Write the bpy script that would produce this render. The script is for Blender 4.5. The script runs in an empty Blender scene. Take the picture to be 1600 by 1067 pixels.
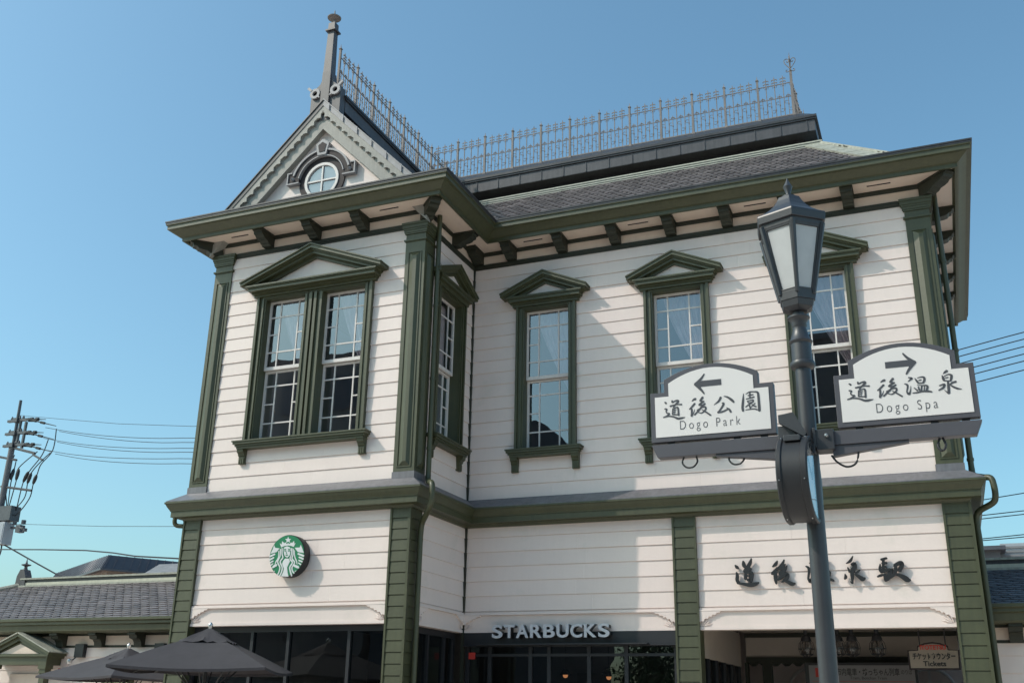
import bpy, math, random
from mathutils import Vector, Matrix
random.seed(7)
scene = bpy.context.scene
C = scene.collection
R = math.radians

# ------------------------------------------------------------------ camera
cam_d = bpy.data.cameras.new("camera")
cam = bpy.data.objects.new("camera", cam_d); C.objects.link(cam)
yaw, pitch, roll = -0.3958, 0.3476, 0.0183
cy_, sy_, cp_, sp_ = math.cos(yaw), math.sin(yaw), math.cos(pitch), math.sin(pitch)
fw = Vector((sy_*cp_, cy_*cp_, sp_)); rt = Vector((cy_, -sy_, 0)); up = rt.cross(fw)
r2 = math.cos(roll)*rt + math.sin(roll)*up
u2 = -math.sin(roll)*rt + math.cos(roll)*up
M = Matrix((r2, u2, -fw)).transposed().to_4x4()
M.translation = Vector((7.0075, -14.9787, 1.6))
cam.matrix_world = M
cam_d.sensor_width = 36.0
cam_d.lens = 1597.8/1600*36
cam_d.clip_start = 0.05
cam_d.clip_end = 2000
scene.camera = cam

# ------------------------------------------------------------------ sky and sun
SUN_EL = math.atan2(1.69, math.hypot(1.47, 1.0))
SUN_ROT = math.atan2(-1.47, -1.0)
world = bpy.data.worlds.new("World"); scene.world = world; world.use_nodes = True
wn = world.node_tree.nodes; wl = world.node_tree.links
sky = wn.new("ShaderNodeTexSky"); sky.sky_type = 'NISHITA'; sky.sun_disc = False
sky.sun_elevation = SUN_EL; sky.sun_rotation = SUN_ROT
sky.altitude = 0; sky.air_density = 1.1; sky.dust_density = 2.6; sky.ozone_density = 1.6
tint = wn.new("ShaderNodeVectorMath"); tint.operation = 'MULTIPLY'; tint.inputs[1].default_value = (0.69, 0.955, 0.935)
wl.new(sky.outputs[0], tint.inputs[0]); wl.new(tint.outputs[0], wn["Background"].inputs[0])
wn["Background"].inputs[1].default_value = 0.15
sun_d = bpy.data.lights.new("sun", 'SUN'); sun_d.energy = 2.0; sun_d.angle = R(0.5); sun_d.color = (1.0, 0.885, 0.79)
sun = bpy.data.objects.new("sun", sun_d); C.objects.link(sun)
sun.rotation_euler = Vector((1.47, 1.0, -1.69)).to_track_quat('-Z', 'Y').to_euler()
sun.location = (-20, -14, 30)
vs = scene.view_settings
vs.view_transform = 'Standard'; vs.look = 'None'; vs.exposure = 0.46; vs.gamma = 1.0; vs.use_curve_mapping = False
scene.cycles.max_bounces = 8
scene.cycles.transparent_max_bounces = 16

# ------------------------------------------------------------------ materials
def mat(name, col, rough=0.6, var=0.12, nscale=3.0, metal=0.0, bump=0.0, bscale=40.0, streak=0.0, island=0.0, spec=0.4, dirt=None):
    m = bpy.data.materials.new(name); m.use_nodes = True
    nt = m.node_tree; N = nt.nodes; L = nt.links
    b = N["Principled BSDF"]
    b.inputs["Roughness"].default_value = rough; b.inputs["Metallic"].default_value = metal
    b.inputs["Specular IOR Level"].default_value = spec
    tc = N.new("ShaderNodeTexCoord")
    no = N.new("ShaderNodeTexNoise"); no.inputs["Scale"].default_value = nscale; no.inputs["Detail"].default_value = 6; no.inputs["Roughness"].default_value = 0.65
    L.new(tc.outputs["Object"], no.inputs["Vector"])
    mr = N.new("ShaderNodeMapRange"); mr.inputs[1].default_value = 0.3; mr.inputs[2].default_value = 0.7
    mr.inputs[3].default_value = 1 - var; mr.inputs[4].default_value = 1 + var
    L.new(no.outputs["Fac"], mr.inputs[0])
    fac = mr.outputs[0]
    if streak:
        mp = N.new("ShaderNodeMapping"); mp.inputs["Scale"].default_value = (9, 9, 0.7)
        L.new(tc.outputs["Object"], mp.inputs[0])
        n2 = N.new("ShaderNodeTexNoise"); n2.inputs["Scale"].default_value = 2.0; n2.inputs["Detail"].default_value = 5
        L.new(mp.outputs[0], n2.inputs["Vector"])
        m2 = N.new("ShaderNodeMapRange"); m2.inputs[1].default_value = 0.35; m2.inputs[2].default_value = 0.7
        m2.inputs[3].default_value = 1 + streak*0.4; m2.inputs[4].default_value = 1 - streak
        L.new(n2.outputs["Fac"], m2.inputs[0])
        mu = N.new("ShaderNodeMath"); mu.operation = 'MULTIPLY'
        L.new(fac, mu.inputs[0]); L.new(m2.outputs[0], mu.inputs[1]); fac = mu.outputs[0]
    if island:
        g = N.new("ShaderNodeNewGeometry")
        m3 = N.new("ShaderNodeMapRange"); m3.inputs[3].default_value = 1 - island; m3.inputs[4].default_value = 1 + island
        L.new(g.outputs["Random Per Island"], m3.inputs[0])
        mu = N.new("ShaderNodeMath"); mu.operation = 'MULTIPLY'
        L.new(fac, mu.inputs[0]); L.new(m3.outputs[0], mu.inputs[1]); fac = mu.outputs[0]
    vm = N.new("ShaderNodeVectorMath"); vm.operation = 'SCALE'
    vm.inputs[0].default_value = col
    L.new(fac, vm.inputs["Scale"])
    out = vm.outputs[0]
    if dirt:
        n4 = N.new("ShaderNodeTexNoise"); n4.inputs["Scale"].default_value = 1.3; n4.inputs["Detail"].default_value = 8; n4.inputs["Roughness"].default_value = 0.7
        L.new(tc.outputs["Object"], n4.inputs["Vector"])
        m4 = N.new("ShaderNodeMapRange"); m4.inputs[1].default_value = 0.56; m4.inputs[2].default_value = 0.72; m4.inputs[3].default_value = 0; m4.inputs[4].default_value = 0.6
        L.new(n4.outputs["Fac"], m4.inputs[0])
        mx = N.new("ShaderNodeMix"); mx.data_type = 'RGBA'
        L.new(m4.outputs[0], mx.inputs[0]); L.new(out, mx.inputs[6]); mx.inputs[7].default_value = (*dirt, 1)
        out = mx.outputs[2]
    L.new(out, b.inputs["Base Color"])
    if bump:
        n3 = N.new("ShaderNodeTexNoise"); n3.inputs["Scale"].default_value = bscale; n3.inputs["Detail"].default_value = 4
        L.new(tc.outputs["Object"], n3.inputs["Vector"])
        bp = N.new("ShaderNodeBump"); bp.inputs["Strength"].default_value = bump; bp.inputs["Distance"].default_value = 0.01
        L.new(n3.outputs["Fac"], bp.inputs["Height"]); L.new(bp.outputs[0], b.inputs["Normal"])
    return m

def glass(name, tint=(0.45, 0.5, 0.52), refl=0.42, wav=0.02, rough=0.0):
    m = bpy.data.materials.new(name); m.use_nodes = True
    nt = m.node_tree; N = nt.nodes; L = nt.links
    N.remove(N["Principled BSDF"])
    t = N.new("ShaderNodeBsdfTransparent"); t.inputs[0].default_value = (*tint, 1)
    g = N.new("ShaderNodeBsdfGlossy"); g.inputs["Roughness"].default_value = rough; g.inputs[0].default_value = (0.93, 0.97, 1.0, 1)
    lw = N.new("ShaderNodeLayerWeight"); lw.inputs[0].default_value = 0.35
    mr = N.new("ShaderNodeMapRange"); mr.inputs[3].default_value = refl; mr.inputs[4].default_value = min(1, refl + 0.5)
    L.new(lw.outputs["Fresnel"], mr.inputs[0])
    mx = N.new("ShaderNodeMixShader"); L.new(mr.outputs[0], mx.inputs[0]); L.new(t.outputs[0], mx.inputs[1]); L.new(g.outputs[0], mx.inputs[2])
    tc = N.new("ShaderNodeTexCoord"); no = N.new("ShaderNodeTexNoise"); no.inputs["Scale"].default_value = 1.6; no.inputs["Detail"].default_value = 2
    L.new(tc.outputs["Object"], no.inputs["Vector"])
    bp = N.new("ShaderNodeBump"); bp.inputs["Strength"].default_value = wav; bp.inputs["Distance"].default_value = 0.1
    L.new(no.outputs["Fac"], bp.inputs["Height"]); L.new(bp.outputs[0], g.inputs["Normal"])
    L.new(mx.outputs[0], N["Material Output"].inputs[0])
    return m

def emis(name, col, s):
    m = bpy.data.materials.new(name); m.use_nodes = True
    b = m.node_tree.nodes["Principled BSDF"]; b.inputs["Base Color"].default_value = (*col, 1)
    b.inputs["Emission Color"].default_value = (*col, 1); b.inputs["Emission Strength"].default_value = s
    return m

def brick_mat(name, c1, c2, mortar, scale):
    m = mat(name, c1, 0.85); nt = m.node_tree; N = nt.nodes; L = nt.links
    br = N.new("ShaderNodeTexBrick"); br.inputs["Color1"].default_value = (*c1, 1); br.inputs["Color2"].default_value = (*c2, 1); br.inputs["Mortar"].default_value = (*mortar, 1)
    br.inputs["Scale"].default_value = scale
    tc = N.new("ShaderNodeTexCoord"); sp = N.new("ShaderNodeSeparateXYZ"); cb = N.new("ShaderNodeCombineXYZ"); ad = N.new("ShaderNodeMath")
    L.new(tc.outputs["Object"], sp.inputs[0]); L.new(sp.outputs[0], ad.inputs[0]); L.new(sp.outputs[1], ad.inputs[1])
    L.new(ad.outputs[0], cb.inputs[0]); L.new(sp.outputs[2], cb.inputs[1]); L.new(cb.outputs[0], br.inputs["Vector"])
    L.new(br.outputs[0], N["Principled BSDF"].inputs["Base Color"])
    return m

CREAM = mat("cream_painted_boards", (0.765, 0.652, 0.607), 0.5, 0.025, 1.5, streak=0.015, bump=0.10, bscale=25, island=0.022, dirt=(0.62, 0.56, 0.50))
SOFFIT = mat("cream_painted_soffit", (0.72, 0.59, 0.50), 0.6, 0.04, 2.5, streak=0.02)
WHITE = mat("white_painted_sash", (0.70, 0.65, 0.62), 0.5, 0.05, 6, streak=0.05)
GREEN = mat("olive_green_paint", (0.058, 0.062, 0.029), 0.47, 0.12, 3.0, streak=0.14, bump=0.15, bscale=22, spec=0.62)
DGREEN = mat("dark_green_trim_paint", (0.030, 0.033, 0.023), 0.5, 0.1, 4, streak=0.1, spec=0.35)
LEAD = mat("weathered_lead_sheet", (0.185, 0.178, 0.19), 0.45, 0.14, 4, streak=0.16, metal=0.3, dirt=(0.25, 0.26, 0.27))
COPPER = mat("pale_green_copper_patina", (0.355, 0.35, 0.295), 0.55, 0.10, 5, streak=0.2)
BARGE = mat("grey_green_bargeboard_paint", (0.30, 0.288, 0.262), 0.55, 0.10, 5, streak=0.12)
BROWN = mat("dark_purple_brown_stucco", (0.045, 0.036, 0.038), 0.6, 0.2, 5, spec=0.2)
SILVER = mat("pale_grey_moulding", (0.30, 0.29, 0.30), 0.5, 0.15, 8)
SLATE = mat("grey_slate_tiles", (0.140, 0.119, 0.117), 0.5, 0.12, 3, island=0.28, spec=0.5)
SLATEDARK = mat("shade_darkened_slate_tiles", (0.10, 0.10, 0.115), 0.55, 0.12, 3, island=0.25, spec=0.4)  # slate with the right annex's shade put into its colour; also on wing roof
DARKLEAD = mat("dark_lead_sheet", (0.085, 0.08, 0.086), 0.45, 0.14, 4, streak=0.16)
DARKMETAL = mat("dark_bronze_roof_metal", (0.05, 0.048, 0.052), 0.42, 0.2, 4, streak=0.2, metal=0.2, spec=0.5)
IRON = mat("brown_grey_wrought_iron", (0.21, 0.18, 0.17), 0.6, 0.2, 6)
LAMPPAINT = mat("grey_blue_lamp_paint", (0.034, 0.035, 0.041), 0.42, 0.1, 8, bump=0.06, bscale=50, spec=0.7)
CLOCKPAINT = mat("dark_grey_clock_paint", (0.026, 0.026, 0.029), 0.45, 0.1, 8, spec=0.4)
FRAMEPAINT = mat("slate_grey_sign_frame", (0.088, 0.086, 0.10), 0.45, 0.06, 8, spec=0.5)
SIGNWHITE = mat("white_sign_panel", (0.79, 0.75, 0.73), 0.4, 0.02, 2)
SIGNINK = mat("dark_grey_sign_lettering", (0.075, 0.078, 0.09), 0.5, 0.05, 6)
BLACK = mat("black_lettering", (0.02, 0.02, 0.022), 0.4, 0.1, 6, spec=0.5)
FROST = mat("frosted_lamp_glass", (0.64, 0.645, 0.65), 0.3, 0.08, 5, spec=0.6)
STEEL = mat("bright_steel_bolt", (0.6, 0.6, 0.6), 0.3, 0.1, 8, metal=0.9)
RUBBER = mat("black_cable_rubber", (0.025, 0.025, 0.028), 0.5, 0.1, 8)
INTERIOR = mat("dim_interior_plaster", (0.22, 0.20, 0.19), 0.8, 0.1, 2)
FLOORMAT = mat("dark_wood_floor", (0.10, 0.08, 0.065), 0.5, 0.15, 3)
SHOPDARK = mat("black_shopfront_metal", (0.02, 0.021, 0.025), 0.45, 0.1, 4, spec=0.5)
CURTAIN = mat("sheer_mauve_curtain", (0.66, 0.58, 0.60), 0.8, 0.1, 4)
PARASOL = mat("charcoal_parasol_fabric", (0.052, 0.047, 0.053), 0.85, 0.1, 5, bump=0.2, bscale=18)
LOGOGREEN = mat("emblem_green", (0.02, 0.20, 0.09), 0.35, 0.04, 3, spec=0.5)
LOGOWHITE = mat("emblem_white", (0.68, 0.68, 0.68), 0.4, 0.02, 3)
LETTERFACE = mat("pale_grey_letter_face", (0.52, 0.53, 0.57), 0.4, 0.03, 4)
POLECONC = mat("grey_concrete_pole", (0.13, 0.13, 0.14), 0.8, 0.1, 6)
POLEGREY = mat("galvanised_grey_metal", (0.085, 0.09, 0.10), 0.5, 0.15, 6, metal=0.3)
POLEBOX = mat("pale_grey_equipment_box", (0.34, 0.36, 0.39), 0.5, 0.06, 4)
WIRE = mat("black_overhead_wire", (0.03, 0.033, 0.04), 0.6, 0.05, 4)
PASSAGE = mat("cream_passage_paint_shade_toned", (0.46, 0.40, 0.35), 0.7, 0.06, 2)  # same cream as the walls, the passage's shade mixed into the colour
RIDGECREAM = mat("cream_sage_roof_moulding", (0.50, 0.49, 0.40), 0.55, 0.08, 5, streak=0.1)
SEAM = mat("dark_standing_seam_roof", (0.085, 0.085, 0.10), 0.45, 0.1, 3, metal=0.2)
GREYROOF = mat("grey_tiled_roof_far", (0.20, 0.20, 0.21), 0.7, 0.15, 3)
BRICK = brick_mat("weathered_brown_brick", (0.20, 0.13, 0.10), (0.34, 0.26, 0.22), (0.30, 0.28, 0.26), 3.2)
PAVE = mat("warm_stone_paving", (0.66, 0.56, 0.48), 0.85, 0.12, 0.8, bump=0.2, bscale=6)
ASPH = mat("pale_paved_road", (0.42, 0.38, 0.34), 0.9, 0.15, 3, bump=0.3, bscale=40)
RENDERED = mat("grey_brown_rendered_wall", (0.16, 0.15, 0.15), 0.8, 0.12, 0.6)
RENDERED2 = mat("dark_render_tower", (0.10, 0.10, 0.11), 0.8, 0.12, 0.6)
LEAF = mat("dark_green_leaves", (0.055, 0.10, 0.035), 0.7, 0.2, 2, island=0.45)
BARK = mat("brown_bark", (0.10, 0.08, 0.06), 0.9, 0.2, 6)
RED = mat("red_sign_paint", (0.55, 0.05, 0.04), 0.5, 0.05, 4)
FROST.node_tree.nodes["Principled BSDF"].inputs["Alpha"].default_value = 0.80
DIFFUSER = mat("opal_lamp_diffuser", (0.74, 0.74, 0.72), 0.4, 0.05, 3)
WARMLIGHT = emis("warm_lit_bulb", (1.0, 0.38, 0.15), 0.9)
PANE = glass("window_glass", (0.80, 0.80, 0.83), 0.17, 0.012)
SHOPGLASS = glass("shop_window_glass", (0.32, 0.36, 0.38), 0.05, 0.02)
CLOCKGLASS = glass("clock_cover_glass", (0.9, 0.9, 0.9), 0.25, 0.05)
BULBGLASS = glass("lamp_globe_glass", (0.6, 0.57, 0.55), 0.05, 0.05)

# ------------------------------------------------------------------ mesh builder
class MB:
    def __init__(s, f=None): s.v = []; s.f = []; s.m = []; s.fr = f; s.mi = 0
    def pt(s, p):
        s.v.append(tuple(s.fr(*p)) if s.fr else tuple(p)); return len(s.v) - 1
    def face(s, pts): s.f.append([s.pt(p) for p in pts]); s.m.append(s.mi)
    def fidx(s, ids): s.f.append(ids); s.m.append(s.mi)
    def extr(s, a, b):
        n = len(a); A = [s.pt(p) for p in a]; B = [s.pt(p) for p in b]
        s.fidx(A[::-1]); s.fidx(B)
        for i in range(n): j = (i+1) % n; s.fidx([A[i], A[j], B[j], B[i]])
    def box(s, x0, x1, y0, y1, z0, z1):
        s.extr([(x0,y0,z0),(x1,y0,z0),(x1,y1,z0),(x0,y1,z0)], [(x0,y0,z1),(x1,y0,z1),(x1,y1,z1),(x0,y1,z1)])
    def taper(s, cx, cy, z0, w0, z1, w1):
        s.extr([(cx-w0,cy-w0,z0),(cx+w0,cy-w0,z0),(cx+w0,cy+w0,z0),(cx-w0,cy+w0,z0)], [(cx-w1,cy-w1,z1),(cx+w1,cy-w1,z1),(cx+w1,cy+w1,z1),(cx-w1,cy+w1,z1)])
    def xz(s, poly, y0, y1): s.extr([(x,y0,z) for x,z in poly], [(x,y1,z) for x,z in poly])
    def yz(s, poly, x0, x1): s.extr([(x0,y,z) for y,z in poly], [(x1,y,z) for y,z in poly])
    def xy(s, poly, z0, z1): s.extr([(x,y,z0) for x,y in poly], [(x,y,z1) for x,y in poly])
    def tube(s, pts, r, n=8):
        pts = [Vector(p) for p in pts]; rs = r if isinstance(r, (list, tuple)) else [r]*len(pts)
        rings = []; ref = Vector((0.13, 0.31, 0.94))
        for i, p in enumerate(pts):
            d = (pts[min(i+1, len(pts)-1)] - pts[max(i-1, 0)]).normalized()
            if abs(d.dot(ref)) > 0.97: ref = Vector((0.95, 0.2, 0.1))
            a = d.cross(ref).normalized(); b = d.cross(a)
            rings.append([s.pt(p + rs[i]*(math.cos(2*math.pi*k/n)*a + math.sin(2*math.pi*k/n)*b)) for k in range(n)])
        for A, B in zip(rings, rings[1:]):
            for k in range(n): j = (k+1) % n; s.fidx([A[k], A[j], B[j], B[k]])
        s.fidx(rings[0][::-1]); s.fidx(rings[-1])
    def lathe(s, prof, c=(0,0,0), n=20, axis='z', ph=0.0):
        rings = []
        for r, h in prof:
            ring = []
            for k in range(n):
                a = 2*math.pi*k/n + ph; x, y = r*math.cos(a), r*math.sin(a)
                ring.append(s.pt((c[0]+x, c[1]+y, c[2]+h) if axis == 'z' else ((c[0]+h, c[1]+x, c[2]+y) if axis == 'x' else (c[0]+x, c[1]+h, c[2]+y))))
            rings.append(ring)
        for A, B in zip(rings, rings[1:]):
            for k in range(n): j = (k+1) % n; s.fidx([A[k], A[j], B[j], B[k]])
        s.fidx(rings[0][::-1]); s.fidx(rings[-1])
    def sweep(s, prof, poly):
        """closed profile (offset, z) swept round a closed plan polygon with mitred corners"""
        rings = [[s.pt((x, y, z)) for x, y in offset(poly, o)] for o, z in prof]
        n = len(poly); m = len(prof)
        for i in range(m):
            A = rings[i]; B = rings[(i+1) % m]
            for k in range(n): j = (k+1) % n; s.fidx([A[k], A[j], B[j], B[k]])
    def build(s, name, material, parent=None, smooth=False, label=None, bevel=0.0):
        me = bpy.data.meshes.new(name); me.from_pydata(s.v, [], s.f)
        ms = material if isinstance(material, (list, tuple)) else [material]
        for m_ in ms: me.materials.append(m_)
        if len(ms) > 1: me.polygons.foreach_set("material_index", s.m)
        import bmesh
        bm = bmesh.new(); bm.from_mesh(me); bmesh.ops.recalc_face_normals(bm, faces=bm.faces); bm.to_mesh(me); bm.free()
        if smooth:
            me.polygons.foreach_set("use_smooth", [True]*len(me.polygons)); me.set_sharp_from_angle(angle=R(38))
        me.update()
        o = bpy.data.objects.new(name, me); C.objects.link(o)
        if parent: o.parent = parent
        if label: o["label"] = label
        if bevel:
            b = o.modifiers.new("bevel", 'BEVEL'); b.width = bevel; b.segments = 2; b.limit_method = 'ANGLE'; b.angle_limit = R(40)
        return o

def offset(poly, d):
    """offset an anticlockwise (seen from above) axis-aligned polygon outward by d"""
    n = len(poly); out = []
    for i in range(n):
        p, q, r = poly[i-1], poly[i], poly[(i+1) % n]
        def nrm(a, b):
            l = math.hypot(b[0]-a[0], b[1]-a[1]); return ((b[1]-a[1])/l, -(b[0]-a[0])/l)
        n1, n2 = nrm(p, q), nrm(q, r)
        k = 1 + n1[0]*n2[0] + n1[1]*n2[1]
        out.append((q[0] + d*(n1[0]+n2[0])/k, q[1] + d*(n1[1]+n2[1])/k))
    return out

def thing(name, label, cat, loc=(0,0,0), group=None, rotz=0.0):
    o = bpy.data.objects.new(name, None); C.objects.link(o); o.location = loc; o.rotation_euler = (0, 0, rotz)
    o.empty_display_size = 0.3
    return tag(o, label, cat, group)
def tag(o, label, cat, group=None):
    o["label"] = label; o["category"] = cat
    if group: o["group"] = group
    return o
def structure(o): o["kind"] = "structure"; return o
def dup(src, parent=None, loc=None, rotz=None):
    o = src.copy(); C.objects.link(o)
    if parent: o.parent = parent
    if loc is not None: o.location = loc
    if rotz is not None: o.rotation_euler = (0, 0, rotz)
    for ch in src.children: dup(ch, o)
    return o
def smoothpts(pts, k=4):
    """Catmull-Rom through tuples of any length"""
    out = []; n = len(pts)
    for i in range(n-1):
        p0, p1, p2, p3 = pts[max(i-1,0)], pts[i], pts[i+1], pts[min(i+2,n-1)]
        for j in range(k):
            t = j/k
            out.append(tuple(0.5*(2*b + (c-a)*t + (2*a-5*b+4*c-d)*t*t + (3*b-a-3*c+d)*t**3) for a,b,c,d in zip(p0,p1,p2,p3)))
    out.append(pts[-1]); return out
def brush(mb, strokes, y, thick, step=0.0004):
    """brush strokes [(x, z, width)] raised as solid ribbons; front face at y, back at y + thick"""
    for i, st in enumerate(strokes):
        s = smoothpts(st) if len(st) > 2 else list(st)
        L_, R_ = [], []
        for k, (x, z, w) in enumerate(s):
            a = s[max(k-1,0)]; b = s[min(k+1,len(s)-1)]
            dx, dz = b[0]-a[0], b[1]-a[1]; l = math.hypot(dx, dz) or 1e-6
            nx, nz = -dz/l, dx/l; w = max(w, 0.0004)
            if k == 0: s0 = (x - dx/l*w*0.35, z - dz/l*w*0.35)
            if k == len(s)-1: s1 = (x + dx/l*w*0.35, z + dz/l*w*0.35)
            L_.append((x+nx*w/2, z+nz*w/2)); R_.append((x-nx*w/2, z-nz*w/2))
        yy = y - i*step
        A = [mb.pt((x, yy, z)) for x, z in L_]; B = [mb.pt((x, yy, z)) for x, z in R_]
        A2 = [mb.pt((x, y+thick, z)) for x, z in L_]; B2 = [mb.pt((x, y+thick, z)) for x, z in R_]
        e0, e1 = mb.pt((s0[0], yy, s0[1])), mb.pt((s1[0], yy, s1[1]))
        f0, f1 = mb.pt((s0[0], y+thick, s0[1])), mb.pt((s1[0], y+thick, s1[1]))
        for k in range(len(A)-1):
            mb.fidx([A[k], A[k+1], B[k+1], B[k]]); mb.fidx([A[k+1], A[k], A2[k], A2[k+1]]); mb.fidx([B[k], B[k+1], B2[k+1], B2[k]])
        mb.fidx([e0, A[0], B[0]]); mb.fidx([e1, B[-1], A[-1]])
        mb.fidx([e0, f0, A2[0], A[0]]); mb.fidx([e0, B[0], B2[0], f0]); mb.fidx([e1, A[-1], A2[-1], f1]); mb.fidx([e1, f1, B2[-1], B[-1]])
def text(name, body, size, loc, material, parent, extr=0.003, bold=0.0, rot=(90,0,0), space=1.0, width=None, shear=0.0, tall=1.0):
    """writing as a mesh; loc is the centre of the line (middle of its height)"""
    cu = bpy.data.curves.new(name, 'FONT'); cu.body = body; cu.size = size; cu.extrude = extr; cu.offset = bold; cu.space_character = space; cu.shear = shear
    t = bpy.data.objects.new(name, cu); C.objects.link(t)
    dg = bpy.context.evaluated_depsgraph_get(); dg.update()
    me = bpy.data.meshes.new_from_object(t.evaluated_get(dg)); bpy.data.objects.remove(t); bpy.data.curves.remove(cu)
    xs = [v.co.x for v in me.vertices]; ys = [v.co.y for v in me.vertices]
    k = width/(max(xs)-min(xs)) if width else 1.0
    mx, my = (max(xs)+min(xs))/2, (max(ys)+min(ys))/2
    for v in me.vertices: v.co.x = (v.co.x-mx)*k; v.co.y = (v.co.y-my)*tall
    me.name = name; me.materials.clear(); me.materials.append(material)
    o = bpy.data.objects.new(name, me); C.objects.link(o)
    if parent: o.parent = parent
    o.location = loc; o.rotation_euler = [R(a) for a in rot]
    return o

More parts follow.
